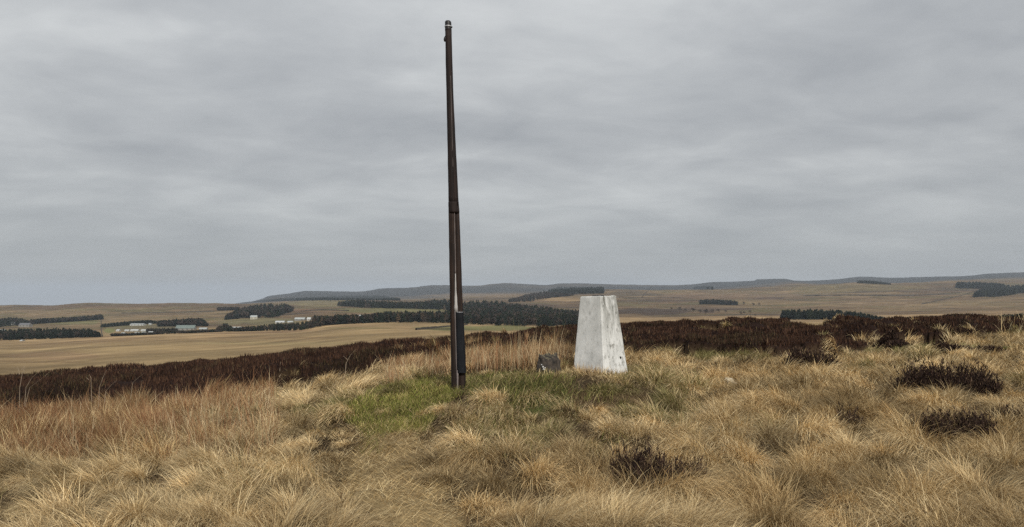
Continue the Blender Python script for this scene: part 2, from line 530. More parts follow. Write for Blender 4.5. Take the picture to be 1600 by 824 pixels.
# patches the photo shows: (px, py, half width, half height, colour, D range, strength)
PATCHES = [
    (1030, 487, 75, 5.5, (0.060, 0.043, 0.034), 900, 2600, .9), (1120, 483, 60, 3, (0.085, 0.06, 0.045), 900, 2600, .7),
    (985, 459, 55, 3.2, (0.085, 0.066, 0.045), 2000, 5000, .8), (1205, 466, 22, 2.2, (0.07, 0.05, 0.04), 1800, 4200, .9),
    (1250, 469, 30, 1.2, (0.08, 0.06, 0.04), 1800, 4200, .8), (1320, 450, 120, 6, (0.15, 0.125, 0.06), 2000, 5200, .6),
    (1480, 453, 90, 1.2, (0.09, 0.07, 0.05), 2000, 5200, .7), (1330, 461, 130, 1.0, (0.10, 0.08, 0.055), 1800, 5200, .7),
    (790, 504, 70, 0, (0.1, 0.1, 0.04), 0, 0, 0),
    (745, 513, 110, 4.5, (0.150, 0.150, 0.062), 300, 900, .9), (700, 514, 40, 1.2, (0.085, 0.075, 0.04), 300, 900, .8),
    (110, 503, 50, 5, (0.145, 0.140, 0.065), 1000, 2600, .8), (171, 517, 10, 4, (0.17, 0.18, 0.07), 700, 2000, .9),
    (230, 513, 60, 7, (0.125, 0.12, 0.07), 850, 1800, .6), (410, 503, 60, 6, (0.17, 0.155, 0.085), 900, 2000, .8),
    (610, 485, 110, 4, (0.155, 0.150, 0.066), 1000, 2400, .8), (510, 474, 80, 5, (0.185, 0.160, 0.085), 1500, 4000, .7),
    (480, 486, 60, 3, (0.15, 0.09, 0.055), 1300, 3000, .7), (265, 491, 110, 1.4, (0.11, 0.080, 0.05), 1500, 3200, .8),
    (240, 478, 130, 1.6, (0.125, 0.085, 0.055), 2300, 3400, .7), (40, 479, 22, 1.3, (0.09, 0.07, 0.05), 2300, 3400, .8),
    (870, 468, 60, 3, (0.29, 0.205, 0.115), 1500, 4200, .8), (760, 462, 90, 3.5, (0.20, 0.145, 0.09), 2500, 7000, .7),
    (90, 556, 70, 6, (0.22, 0.145, 0.09), 150, 700, .5), (70, 566, 70, 1.0, (0.14, 0.09, 0.05), 150, 700, .6), (260, 546, 160, 2.5, (0.30, 0.225, 0.12), 150, 800, .5),
    (420, 528, 110, 1.8, (0.17, 0.115, 0.065), 300, 900, .6), (470, 537, 160, 2.2, (0.30, 0.24, 0.125), 150, 900, .6), (560, 513, 60, 1.6, (0.17, 0.145, 0.065), 300, 900, .6),
    (1130, 462, 110, 5, (0.185, 0.125, 0.085), 2000, 4400, .5), (1450, 475, 160, 7, (0.215, 0.155, 0.095), 1500, 4000, .55),
]
for px, py, hw, hh, c_, d0, d1, s in PATCHES:
    if s == 0: continue
    r = ((CC - px) / hw) ** 2 + ((PYg - py) / hh) ** 2
    r = r + (fbm(CC / (hw * .4) + px, PYg / (hh * .9), int(px), 3) - .5) * 1.6
    c_ = tuple(np.array(c_) * np.array((.86, .82, .76)))
    w = (1 - smooth(.55, 1.25, r)) * s * ((DD > d0) & (DD < d1))
    col = lerp(col, c_, w)

# sheet topology incl. the ground behind the camera
nD, nC_ = DD.shape
a0 = math.atan2(Cf[-1] - 800, F)
extra = np.linspace(0, 1, 26)[1:-1]
aL = math.atan2(Cf[0] - 800, F)
ang = a0 + extra * ((2 * math.pi + aL) - a0)
r_of = (1 - extra) / math.cos(a0) + extra / math.cos(aL)
ex_x = np.sin(ang)[None, :] * Dg[:, None] * r_of[None, :]
ex_y = np.cos(ang)[None, :] * Dg[:, None] * r_of[None, :]
ex_z = Zg[:, -1:] * (1 - extra)[None, :] + Zg[:, :1] * extra[None, :]
ex_c = col[:, -1:, :] * (1 - extra)[None, :, None] + col[:, :1, :] * extra[None, :, None]
X_all = np.concatenate([XX, ex_x], 1); Y_all = np.concatenate([YY, ex_y], 1); Z_all = np.concatenate([Zg, ex_z], 1) + EYE
C_all = np.concatenate([col, ex_c], 1)
W = X_all.shape[1]
ii, jj = np.meshgrid(np.arange(nD - 1), np.arange(W), indexing='ij')
j2 = (jj + 1) % W
quad = np.stack([ii * W + jj, ii * W + j2, (ii + 1) * W + j2, (ii + 1) * W + jj], -1).reshape(-1, 4)
V = np.stack([X_all, Y_all, Z_all], -1).reshape(-1, 3)
CV = C_all.reshape(-1, 3)
V = np.concatenate([V, [[0, 0, EYE - 1.6]]]); CV = np.concatenate([CV, [[.13, .09, .05]]])
fan = np.stack([np.full(W, len(V) - 1), (np.arange(W) + 1) % W, np.arange(W)], -1)
loops = np.concatenate([quad.ravel(), fan.ravel()])
counts = np.concatenate([np.full(len(quad), 4), np.full(W, 3)])
ground = mesh_np("ground", V, loops, counts, M_ground, CV, smooth_shade=True)
tag(ground, kind='structure')

# ------------------------------------------------------------------ air between here and the far hills
def build_haze():
    bm = bmesh.new()
    bmesh.ops.create_cube(bm, size=1.0)
    zlo, zhi = float(Z_all.min()) - 2.0, float(Z_all.max()) + 25.0
    for v in bm.verts:
        v.co.x *= 52000; v.co.y *= 52000
        v.co.z = zlo if v.co.z < 0 else zhi
    m = bpy.data.materials.new("haze"); m.use_nodes = True
    N, L = m.node_tree.nodes, m.node_tree.links
    N.clear()
    out = N.new("ShaderNodeOutputMaterial")
    pv = N.new("ShaderNodeVolumePrincipled")
    pv.inputs['Color'].default_value = (0.62, 0.69, 0.785, 1)
    pv.inputs['Density'].default_value = HAZE_DENSITY
    L.new(pv.outputs[0], out.inputs['Volume'])
    o = bm_obj("haze", bm, m)
    tag(o, "thin blue-grey haze lying over the far hills", kind='stuff')


HAZE_DENSITY = 5.6e-5
build_haze()

# ------------------------------------------------------------------ trees and woods
def conifer_tris(n, r, seed):
    g = np.random.default_rng(seed)
    t = g.random(n) ** 0.9 * 0.93 + 0.06
    rad = r * (1 - t) ** 0.75 * (0.55 + 0.55 * g.random(n))
    a = g.random(n) * 2 * np.pi
    cx, cy = np.cos(a) * rad, np.sin(a) * rad
    s = r * (0.42 + 0.3 * g.random(n)) * (1.15 - 0.75 * t)
    tri = np.zeros((n, 3, 3))
    tri[:, 0] = np.stack([cx * .25, cy * .25, t + s * .55 + .02], -1)
    tx, ty = -np.sin(a), np.cos(a)
    ox, oy = np.cos(a) * s * .7, np.sin(a) * s * .7
    tri[:, 1] = np.stack([cx + ox + tx * s, cy + oy + ty * s, t - s * .35 * g.random(n)], -1)
    tri[:, 2] = np.stack([cx + ox - tx * s, cy + oy - ty * s, t - s * .55 * g.random(n)], -1)
    top = np.array([[[-r * .1, 0, .86], [r * .1, 0, .86], [0, 0, 1.04]], [[0, -r * .1, .86], [0, r * .1, .86], [0, 0, 1.04]]])
    return np.concatenate([tri, top, trunk_tris(.03, .2)])


def trunk_tris(r, h):
    out = []
    for k in range(4):
        a, b = k * math.pi / 2, (k + 1) * math.pi / 2
        p = [(math.cos(a) * r, math.sin(a) * r, -.03), (math.cos(b) * r, math.sin(b) * r, -.03), (0.0, 0.0, h * 2.2)]
        out.append(p)
    return np.array(out)


def broad_tris(n, r, seed):
    g = np.random.default_rng(seed)
    k = 7
    lob = np.stack([(g.random(k) - .5) * r * 1.3, (g.random(k) - .5) * r * 1.3, .42 + g.random(k) * .4], -1)
    w = g.integers(0, k, n)
    d = g.normal(size=(n, 3)); d /= np.linalg.norm(d, axis=1)[:, None]
    c = lob[w] + d * (g.random(n) ** .5)[:, None] * np.array([r * .62, r * .62, .22])
    s = (.05 + .05 * g.random(n))[:, None]
    u = g.normal(size=(n, 3)); v = g.normal(size=(n, 3))
    tri = np.stack([c + u * s, c + v * s, c - (u + v) * s * .6], 1)
    return np.concatenate([tri, trunk_tris(.035, .3)])


CON = [conifer_tris(64, .24 + .05 * (k % 3), 100 + k) for k in range(6)]
BRO = [broad_tris(70, .42 + .06 * (k % 3), 200 + k) for k in range(5)]
PAL = {'dark': [(0.010, 0.015, 0.009), (0.013, 0.019, 0.011), (0.007, 0.010, 0.007)],
       'green': [(0.022, 0.027, 0.014), (0.016, 0.022, 0.011)],
       'brown': [(0.042, 0.032, 0.025), (0.054, 0.041, 0.031), (0.030, 0.024, 0.019)],
       'larch': [(0.070, 0.048, 0.028), (0.055, 0.042, 0.030)]}


def wood(name, label, cat, front, top, hp, mix, dens=1.0, dmin=100.0):
    """a wood that reads as one mass: its trees stand on the ground between a front edge and the farthest row"""
    fr, tp = np.array(front, float), np.array(top, float)
    x0, x1 = max(fr[0, 0], tp[0, 0]), min(fr[-1, 0], tp[-1, 0])
    xs = np.linspace(x0, x1, 80)
    area = float(np.mean(np.interp(xs, fr[:, 0], fr[:, 1]) - np.interp(xs, tp[:, 0], tp[:, 1]))) * (x1 - x0)
    n = int(dens * max(50, min(2300, 5.2 * area / (hp * hp * 0.32))))
    T, Cc = [], []
    for _ in range(n):
        px = random.uniform(x0, x1)
        f, t_ = np.interp(px, fr[:, 0], fr[:, 1]), np.interp(px, tp[:, 0], tp[:, 1])
        dp = max(0.0, f - t_ - hp)
        h = min(hp, max(1.2, f - t_)) * random.choice((random.uniform(.84, 1.04), random.uniform(.92, 1.02), random.uniform(.7, 1.14)))
        k = random.random()
        py = f - k * dp
        x, D, z = ground_at(px, py, dmin)
        D += random.uniform(0, 12); x = (px - 800) / F * D; z = float(H(x, D))
        hm_ = h * D / F
        r = random.random(); acc = 0
        for kind, share in mix.items():
            acc += share
            if r <= acc: break
        base = random.choice(CON if kind in ('dark', 'green', 'larch') else BRO)
        a = random.uniform(0, 6.28); ca, sa = math.cos(a), math.sin(a)
        wv = hm_ * random.uniform(.85, 1.2)
        P = np.empty_like(base)
        P[..., 0] = (base[..., 0] * ca - base[..., 1] * sa) * wv + x
        P[..., 1] = (base[..., 0] * sa + base[..., 1] * ca) * wv + D
        P[..., 2] = base[..., 2] * hm_ + z
        T.append(P)
        c = np.array(random.choice(PAL[kind])) * random.uniform(.8, 1.25)
        Cc.append(np.broadcast_to(c, (len(base) * 3, 3)))
    T = np.concatenate(T).reshape(-1, 3); Cc = np.concatenate(Cc)
    o = mesh_np(name, T, np.arange(len(T)), np.full(len(T) // 3, 3), M_tree, Cc)
    return tag(o, label, cat, kind='stuff')


CONI = {'dark': .8, 'green': .2}
MIXD = {'dark': .5, 'green': .2, 'brown': .3}
WOODS = [
    ("conifer_plantation", "dense dark conifer block just beyond the heather brow, tapering away to its right", [(1222, 500), (1395, 501)], [(1222, 484), (1290, 484), (1340, 488), (1395, 498)], 14, CONI, 1.3),
    ("conifer_plantation", "thin upper arm of dark plantation on the far slope at the right edge", [(1495, 451), (1530, 452), (1570, 449)], [(1495, 440), (1530, 440), (1570, 444)], 7, CONI, 1.3),
    ("conifer_plantation", "large square dark plantation on the far tan slope at the right edge", [(1522, 465), (1560, 465), (1600, 458), (1660, 452)], [(1522, 457), (1540, 445), (1600, 444), (1660, 443)], 8, CONI, 1.6),
    ("conifer_plantation", "small dark sliver of trees on the skyline shoulder of the far right hill", [(1340, 443), (1392, 445)], [(1340, 438), (1365, 438.5), (1392, 443)], 3, CONI, 1.5),
    ("small_wood", "small dark clump of mixed trees alone in the middle of the tan valley", [(1094, 476), (1152, 477)], [(1094, 469), (1110, 467), (1152, 471)], 7, {'dark': .7, 'brown': .3}, 1.4),
    ("conifer_plantation", "tiny dark conifer patch below the blue ridge, above the clump in the valley", [(1084, 452), (1114, 453)], [(1084, 449), (1095, 447), (1114, 447)], 4, CONI, 1.5),
    ("conifer_plantation", "flat topped dark plantation on the hill behind the white pillar", [(855, 461), (900, 460), (943, 459)], [(857, 453), (872, 448), (943, 448)], 6, CONI, 1.6),
    ("small_wood", "purple brown straggling wood running down the hill left of the flat topped plantation", [(795, 472), (830, 472), (860, 466), (897, 462)], [(795, 468), (826, 458), (855, 454), (897, 460)], 5, {'brown': .65, 'dark': .35}, 1.2),
    ("forest", "biggest dark forest in the valley, between the pole and the white pillar", [(716, 508), (800, 510), (860, 511), (908, 508)], [(716, 471), (765, 467), (800, 472), (850, 478), (880, 482), (908, 486)], 13, {'dark': .52, 'green': .2, 'brown': .28}, 1.5),
    ("conifer_plantation", "long dark conifer block on the rise left of the pole, above the pale green strip", [(528, 478), (575, 482), (650, 483), (722, 487)], [(528, 472), (560, 468), (640, 472), (690, 467), (722, 467)], 9, {'dark': .75, 'green': .15, 'larch': .1}, 1.5),
    ("tree_belt", "belt of bare larches and spruces along the far edge of the tan field", [(490, 510), (540, 507), (580, 505), (660, 505), (724, 506)], [(490, 493), (540, 492), (580, 491), (600, 486), (650, 486), (724, 484)], 14, {'dark': .4, 'green': .2, 'larch': .15, 'brown': .25}, 1.3),
    ("small_wood", "dark hillside wood with a pale house in front, above the camp on the left", [(352, 500), (380, 498), (432, 497), (457, 486)], [(352, 494), (372, 481), (400, 475), (442, 473), (457, 480)], 11, MIXD, 1.4),
    ("small_wood", "small brown spur of trees at the top left of the hillside wood", [(340, 486), (374, 485)], [(340, 480), (374, 479)], 5, {'brown': .7, 'dark': .3}, 1.3),
    ("tree_belt", "uneven scatter of dark trees among the camp roofs left of the field's rise", [(338, 519), (400, 518), (470, 517), (502, 511)], [(338, 512), (352, 504), (366, 512), (400, 509), (420, 505), (470, 503), (502, 498)], 8, MIXD, .8),
    ("small_wood", "rounded dark wood behind the green grey barn", [(247, 511), (290, 510), (326, 510)], [(247, 501), (290, 497), (315, 496), (326, 507)], 9, {'dark': .6, 'brown': .4}, 1.5),
    ("tree_belt", "thin row of dark trees rising behind the white camp huts", [(158, 512), (200, 509), (245, 506)], [(158, 507), (190, 503), (230, 500), (245, 502)], 6, CONI, 1.4),
    ("tree_belt", "short dark clump of garden trees between the white huts and the green grey barn", [(229, 520), (250, 520), (276, 520)], [(229, 513), (250, 513), (276, 512)], 5, {'dark': .6, 'brown': .4}, .8),
    ("hedge_trees", "low hedge and scrub in front of the white camp huts", [(174, 526), (250, 523), (347, 519)], [(174, 521), (200, 521), (240, 519), (262, 513), (290, 517), (347, 514)], 4.5, {'dark': .5, 'brown': .5}, 1.0),
    ("tree_belt", "narrow dark tree row across the lower slope of the left hill", [(48, 507), (100, 504), (160, 500)], [(48, 499), (75, 497), (120, 495), (160, 491)], 7, {'dark': .75, 'brown': .25}, 1.5),
    ("small_wood", "dark wood around the grey house at the left edge", [(-60, 512), (0, 512), (50, 508)], [(-60, 500), (0, 497), (25, 495), (50, 503)], 8, MIXD, 1.2),
    ("forest", "long dark wood along the far edge of the tan field at the left edge", [(-80, 533), (0, 533), (60, 531), (156, 527)], [(-80, 513), (0, 514), (40, 513), (100, 513), (140, 514), (156, 520)], 10, {'dark': .8, 'brown': .2}, 1.5),
    ("conifer_plantation", "long thin dark plantation along the foot of the blue hill", [(398, 472), (480, 470), (560, 470), (625, 470)], [(398, 470.5), (440, 466), (500, 464), (560, 461), (600, 462), (625, 466)], 3.2, CONI, 1.3),
    ("conifer_plantation", "tree tops showing over the heather brow at the right edge", [(1545, 506), (1600, 504), (1690, 503)], [(1545, 496), (1570, 491), (1600, 489), (1690, 488)], 12, CONI, 1.2),
]
for nm, lab, fr, tp, hp, mx, dn in WOODS:
    cat = {'forest': 'forest', 'small_wood': 'wood', 'conifer_plantation': 'plantation', 'tree_belt': 'tree belt', 'hedge_trees': 'hedge'}[nm]
    wood(nm, lab, cat, fr, tp, hp, mx, dn)


def field_tree(px, py, hp, wp, label):
    x, D, z = ground_at(px, py, 400)
    h = hp * D / F
    t = empty("bare_tree", (x, D, z))
    b = BRO[random.randrange(5)][:-4] * np.array([wp / hp, wp / hp, 1.0]) * h
    c = np.array(random.choice(PAL['brown'])) * random.uniform(.8, 1.1)
    mesh_np("crown", b, np.arange(b.shape[0] * 3), np.full(b.shape[0], 3), M_tree, np.broadcast_to(c, (b.shape[0] * 3, 3)), t)
    bm = bmesh.new()
    bmesh.ops.create_cone(bm, cap_ends=True, segments=6, radius1=.05 * h, radius2=.02 * h, depth=.7 * h)
    bmesh.ops.translate(bm, verts=bm.verts, vec=(0, 0, .3 * h))
    bm_obj("trunk", bm, M_bark, t)
    tag(t, label, "tree", "scattered bare trees on the valley moor")


M_bark = mat_plain("bark", (0.05, 0.04, 0.032), .9, .1)
for a in [
    (1049, 485, 5, 5, "tiny bare tree standing first from the left on the dark moor right of the pillar"),
    (1062, 487, 8, 8, "round purple brown tree, biggest of those on the moor right of the pillar"),
    (1071, 487, 5, 6, "low bare tree close to the right side of the round purple brown one"),
    (1083, 488, 7, 9, "wide bare tree at the left end of the longer moor thicket"),
    (1094, 490, 7, 9, "grey bare tree second from the left end of the longer moor thicket"),
    (1103, 491, 9, 11, "tallest and fullest bare tree in the middle of the longer moor thicket"),
    (1113, 490, 7, 8, "bare tree right beside the tallest one of the moor thicket"),
    (1122, 489, 6, 8, "bare tree closing the right end of the longer moor thicket"),
    (1134, 489, 6, 5, "slim bare tree standing alone just right of the moor thicket"),
    (1158, 493, 8, 6, "upright bare tree, left one of the pair standing low on the moor"),
    (1163, 491, 5, 5, "shorter bare tree, right one of the pair standing low on the moor"),
    (1172, 490, 5, 6, "squat bare tree just right of the upright pair on the moor"),
    (1180, 495, 4, 4, "smallest bare tree, lowest down the moor near the heather brow"),
    (1162, 477, 6, 5, "bare tree right beside the dark clump in the middle of the valley"),
    (1177, 479, 6, 6, "left of two dark bushy trees right of the valley clump"),
    (1186, 479, 6, 6, "right of two dark bushy trees right of the valley clump"),
]:
    field_tree(*a)

# ------------------------------------------------------------------ the camp and farm buildings
M_wall = {'white': mat_plain("white_render", (0.40, 0.40, 0.375), .7), 'grey': mat_plain("grey_stone", (0.22, 0.21, 0.19), .9),
          'cream': mat_plain("cream_wall", (0.42, 0.39, 0.31), .8), 'dark': mat_plain("dark_cladding", (0.06, 0.07, 0.065), .7)}
M_roof = {'white': mat_plain("pale_sheet_roof", (0.44, 0.45, 0.44), .5), 'green': mat_plain("green_grey_sheet_roof", (0.135, 0.165, 0.150), .5),
          'slate': mat_plain("slate_roof", (0.12, 0.12, 0.125), .6), 'pale': mat_plain("pale_grey_roof", (0.34, 0.36, 0.35), .5)}
M_dark = mat_plain("window_glass", (0.02, 0.022, 0.025), .15, .5)


def building(px, py, wpx, hpx, wall, roof, label, name="hut", cat="hut", group=None, rot=0.0, roofshare=.5):
    x, D, z = ground_at(px, py, 500)
    w, h = wpx * D / F * .9, hpx * D / F
    d = max(6.0, min(14.0, w * .6))
    t = empty(name, (x, D, z)); t.rotation_euler[2] = rot
    hw = h * (1 - roofshare)
    bm = bmesh.new()
    bmesh.ops.create_cube(bm, size=1)
    for v in bm.verts:
        v.co = (v.co.x * w, v.co.y * d, (v.co.z + .5) * (hw + 1.5) - 1.5)
    # gables
    for s in (-1, 1):
        a = [bm.verts.new((s * w / 2 * .998, -d / 2, hw)), bm.verts.new((s * w / 2 * .998, d / 2, hw)), bm.verts.new((s * w / 2 * .998, 0, h * .96))]
        bm.faces.new(a)
    bm_obj("wall", bm, wall, t)
    bm = bmesh.new()
    ov = .35
    for sgn in (-1, 1):
        p = [(-w / 2 - ov, sgn * (d / 2 + ov), hw - .1), (w / 2 + ov, sgn * (d / 2 + ov), hw - .1), (w / 2 + ov, 0, h), (-w / 2 - ov, 0, h)]
        lo = [bm.verts.new(q) for q in p]; hi = [bm.verts.new((q[0], q[1], q[2] + .18)) for q in p]
        bm.faces.new(lo); bm.faces.new(hi[::-1])
        for k in range(4):
            bm.faces.new([lo[k], lo[(k + 1) % 4], hi[(k + 1) % 4], hi[k]])
    bm_obj("roof", bm, roof, t)
    nwin = max(1, int(w / 6))
    for k in range(min(nwin, 5)):
        bm = bmesh.new()
        bmesh.ops.create_cube(bm, size=1)
        cx = (k + .5) / min(nwin, 5) * w - w / 2
        ww = min(1.6, w * .15)
        for v in bm.verts:
            v.co = (v.co.x * ww + cx, v.co.y * .1 - d / 2 - .03, v.co.z * hw * .4 + hw * .55)
        bm_obj("window", bm, M_dark, t)
    return tag(t, label, cat, group)


Wt, Rf = M_wall, M_roof
G = "white huts of the camp"
building(216, 509, 23, 3.2, Wt['white'], Rf['pale'], "longest white hut of the camp, highest row in front of the dark tree row", group=G, roofshare=.3)
building(235, 508, 4, 2.6, Wt['white'], Rf['pale'], "small white hut just right of the longest hut in the highest row", group=G, roofshare=.3)
building(185, 518, 5, 2.8, Wt['white'], Rf['white'], "small white hut at the left end of the camp's middle row", group=G)
building(199, 518, 7, 2.6, Wt['white'], Rf['white'], "second white hut from the left in the camp's middle row", group=G)
building(211, 518, 13, 3.0, Wt['white'], Rf['white'], "longest white hut in the camp's middle row, third from the left", group=G)
building(226, 518, 10, 2.8, Wt['white'], Rf['white'], "right hand white hut closing the camp's middle row", group=G)
building(193, 522.5, 5, 2.6, Wt['white'], Rf['pale'], "white hut at the left end of the camp's lowest row", group=G)
building(215, 522.5, 8, 2.8, Wt['white'], Rf['pale'], "second white hut from the left in the camp's lowest row", group=G)
building(225, 522, 5, 2.8, Wt['white'], Rf['pale'], "third white hut from the left in the camp's lowest row", group=G)
building(236, 522, 7, 3.6, Wt['white'], Rf['white'], "tallest white hut, right end of the camp's lowest row above the hedge", group=G)
building(291, 516, 31, 7.5, Wt['grey'], Rf['green'], "big barn with a green grey sheet roof below the rounded dark wood", "barn", "barn", rot=.12, roofshare=.62)
building(318, 515.5, 13, 3.2, Wt['grey'], Rf['pale'], "low pale roofed shed right of the green grey barn", "shed", "shed")
building(369, 516, 23, 5, Wt['dark'], Rf['white'], "long shed with a pale roof and dark wall among the camp trees", "shed", "shed", roofshare=.4)
building(438, 505, 15, 3.2, Wt['white'], Rf['white'], "long bright white building at the right side of the camp", "hall", "building")
building(454, 505, 9, 3.0, Wt['cream'], Rf['pale'], "pale green grey hall right beside the long bright white building", "hall", "building")
building(469, 501, 17, 4.5, Wt['grey'], Rf['pale'], "wide grey hall with pale roof above the bright white building", "hall", "building")
building(483, 501, 6, 4.5, Wt['white'], Rf['white'], "white gabled house right of the wide grey hall", "house", "house")
building(511, 496.5, 4, 2.6, Wt['white'], Rf['white'], "small white cottage at the left end of the larch belt", "cottage", "house")
building(563, 495.5, 5, 3.0, Wt['white'], Rf['white'], "lone white cottage showing above the larch belt", "cottage", "house")
building(397, 499, 11, 6, Wt['cream'], Rf['pale'], "pale house in front of the dark hillside wood", "house", "house", roofshare=.4)
building(40, 511, 18, 6, Wt['grey'], Rf['slate'], "grey stone house with slate roof beside the left edge wood", "house", "house", roofshare=.45)
building(21, 508, 5, 4.5, Wt['white'], Rf['slate'], "white gabled cottage among trees left of the grey stone house", "cottage", "house")
building(4, 519, 10, 4, Wt['grey'], Rf['pale'], "pale grey roof among the trees at the very left edge", "shed", "shed")
building(35, 533.5, 3, 2, Wt['white'], Rf['white'], "tiny white speck, modelled as a shed, at the foot of the long dark wood", "shed", "shed")  # unidentified white speck, given a small shed shape

# ------------------------------------------------------------------ field walls and tracks far off
M_dry = mat_plain("dry_stone", (0.075, 0.066, 0.054), .95, .1)


def far_wall(pts, hgt, label, dmin=250.0):
    P = []
    for (a, b) in zip(pts[:-1], pts[1:]):
        for t in np.linspace(0, 1, 14)[:-1]:
            P.append(ground_at(a[0] + (b[0] - a[0]) * t, a[1] + (b[1] - a[1]) * t, dmin))
    P.append(ground_at(*pts[-1], dmin))
    bm = bmesh.new(); prev = None
    for x, y, z in P:
        q = hgt * random.uniform(.75, 1.15)
        ring = [bm.verts.new((x - .5, y - .5, z - .6)), bm.verts.new((x - .3, y - .3, z + q)), bm.verts.new((x + .3, y + .3, z + q)), bm.verts.new((x + .5, y + .5, z - .6))]
        if prev:
            for k in range(3): bm.faces.new([prev[k], prev[k + 1], ring[k + 1], ring[k]])
        prev = ring
    tag(bm_obj("stone_wall", bm, M_dry), label, "field wall")


far_wall([(1255, 463), (1330, 462), (1420, 463), (1500, 458)], 3.2, "long dark wall running level across the right hand hill above the heather")
far_wall([(1440, 476), (1500, 463), (1523, 456)], 2.6, "wall climbing to the square plantation at the right edge")
far_wall([(650, 516), (690, 512), (730, 508)], 1.3, "dark hedge line, modelled as a wall, bounding the tan field just left of the pole's black sheath")  # hedge line that reuses the stone wall mesh
far_wall([(190, 490), (265, 489), (335, 487)], 2.4, "dark wall along the middle of the bare left hill")
far_wall([(470, 487), (500, 485), (545, 486)], 2.0, "short dark wall below the long conifer block, left of the larch belt")
far_wall([(158, 500), (158, 515), (160, 526)], 1.4, "wall dropping down the slope between the left woods and the camp")
far_wall([(1003, 465), (1008, 459), (1012, 455)], 3.0, "short steep track, modelled as a wall, on the hillside to the right of the pillar's top")  # hillside track, built with the stone wall mesh

# ------------------------------------------------------------------ the pole
M_pole = mat_wood("dark_weathered_timber", (0.0045, 0.003, 0.003), (0.022, 0.0125, 0.010))
M_pole2 = mat_wood("brown_weathered_timber", (0.006, 0.0038, 0.0032), (0.034, 0.019, 0.013))
M_pale = mat_wood("bleached_timber", (0.16, 0.15, 0.145), (0.48, 0.46, 0.44), .3)
M_pale2 = mat_wood('grey_seam_timber', (0.05, 0.04, 0.038), (0.20, 0.17, 0.16), .3)
M_black = mat_plain("black_rubber_sheath", (0.0045, 0.0055, 0.008), .55, .2)
M_iron = mat_plain("dark_iron", (0.02, 0.018, 0.018), .5, .5, .4)
M_wire = mat_plain("pale_wire", (0.45, 0.45, 0.46), .45, .5, .5)

PD = 10.3
pbx, _, pbz = (716 - 800) / F * PD, PD, float(H((716 - 800) / F * PD, PD))


def pole_axis(py):
    """centre of the pole (photo px) at a photo row"""
    return np.interp(py, [33, 130, 325, 490, 607, 640], [700.0, 703.0, 709.3, 713.3, 716.5, 717.2])


def prow(py):
    return EYE + (HY - py) / F * PD


def strip(profile, name, mat, parent, seg=10, jitter=.0, ysquash=1.0, yoff=0.0):
    """a tapered round or squashed timber: profile is (photo row, left px, right px)"""
    bm = bmesh.new()
    rings = []
    g = random.Random(len(name) + len(profile))
    for py, l, r in profile:
        cx = ((l + r) / 2 - 800) / F * PD - pbx
        rad = (r - l) / 2 / F * PD
        z = prow(py) - pbz
        ring = []
        for k in range(seg):
            a = 2 * math.pi * k / seg
            q = rad * (1 + g.uniform(-jitter, jitter))
            ring.append(bm.verts.new((cx + math.cos(a) * q, math.sin(a) * q * ysquash + yoff, z)))
        rings.append(ring)
    for a, b in zip(rings[:-1], rings[1:]):
        for k in range(seg):
            bm.faces.new([a[k], a[(k + 1) % seg], b[(k + 1) % seg], b[k]])
    bm.faces.new(rings[0]); bm.faces.new(rings[-1][::-1])
    return bm_obj(name, bm, mat, parent, True)


pole = empty("timber_pole", (pbx, PD, pbz))
tag(pole, "tall dark leaning timber pole with a black sheath near its foot on the mound", "pole")


def prof(rows, lo, ro):
    out = []
    for py in rows:
        c = float(pole_axis(py))
        out.append((py, c + np.interp(py, [p[0] for p in lo], [p[1] for p in lo]), c + np.interp(py, [p[0] for p in ro], [p[1] for p in ro])))
    return out


rows_u = list(np.linspace(322, 46, 22))
strip(prof(rows_u, [(46, -5.0), (322, -8.2)], [(46, 5.2), (130, 5.0), (322, 5.4)]), "main_post", M_pole, pole, 12, .03)
rows_l = list(np.linspace(645, 327, 24))
strip(prof(rows_l, [(327, -8.6), (490, -10.2), (645, -11.8)], [(327, 4.2), (490, 3.0), (645, 3.0)]), "main_post", M_pole2, pole, 12, .03)
rows_s = list(np.linspace(322, 118, 16))
strip(prof(rows_s, [(118, -2.5), (322, -3.0)], [(118, 4.3), (200, 5.8), (322, 7.8)]), "splice_timber", M_pole, pole, 10, .04, 1.0, -.012)
rows_s2 = list(np.linspace(645, 327, 20))
strip(prof(rows_s2, [(327, 0.0), (490, 0.5), (645, 0.5)], [(327, 8.4), (490, 10.2), (645, 12.4)]), "splice_timber", M_pole2, pole, 10, .04, 1.0, .004)
# bleached seam showing between the two timbers
strip(prof(list(np.linspace(430, 330, 16)), [(330, .5), (430, -.4)], [(330, 1.5), (430, 1.2)]), "bleached_seam", M_pale2, pole, 8, .25, .55, -.056)
strip(prof(list(np.linspace(488, 428, 9)), [(428, -.3), (450, -1.4), (488, -3.2)], [(428, .8), (450, 1.4), (488, 2.6)]), "bleached_seam", M_pale, pole, 8, .2, .5, -.062)
strip(prof(list(np.linspace(318, 120, 24)), [(120, 1.6), (318, -.1)], [(120, 2.1), (318, 1.2)]), "bleached_seam", M_pale2, pole, 6, .35, .7, -.047)
strip(prof(list(np.linspace(612, 486, 10)), [(486, -2.8), (612, -2.6)], [(486, -.4), (612, -.8)]), "bleached_seam", M_pale2, pole, 8, .2, .6, -.066)
strip(prof(list(np.linspace(622, 578, 6)), [(578, -1.8), (622, -3.0)], [(578, 1.2), (622, 0.2)]), "bleached_seam", M_pale2, pole, 8, .2, .5, -.075)
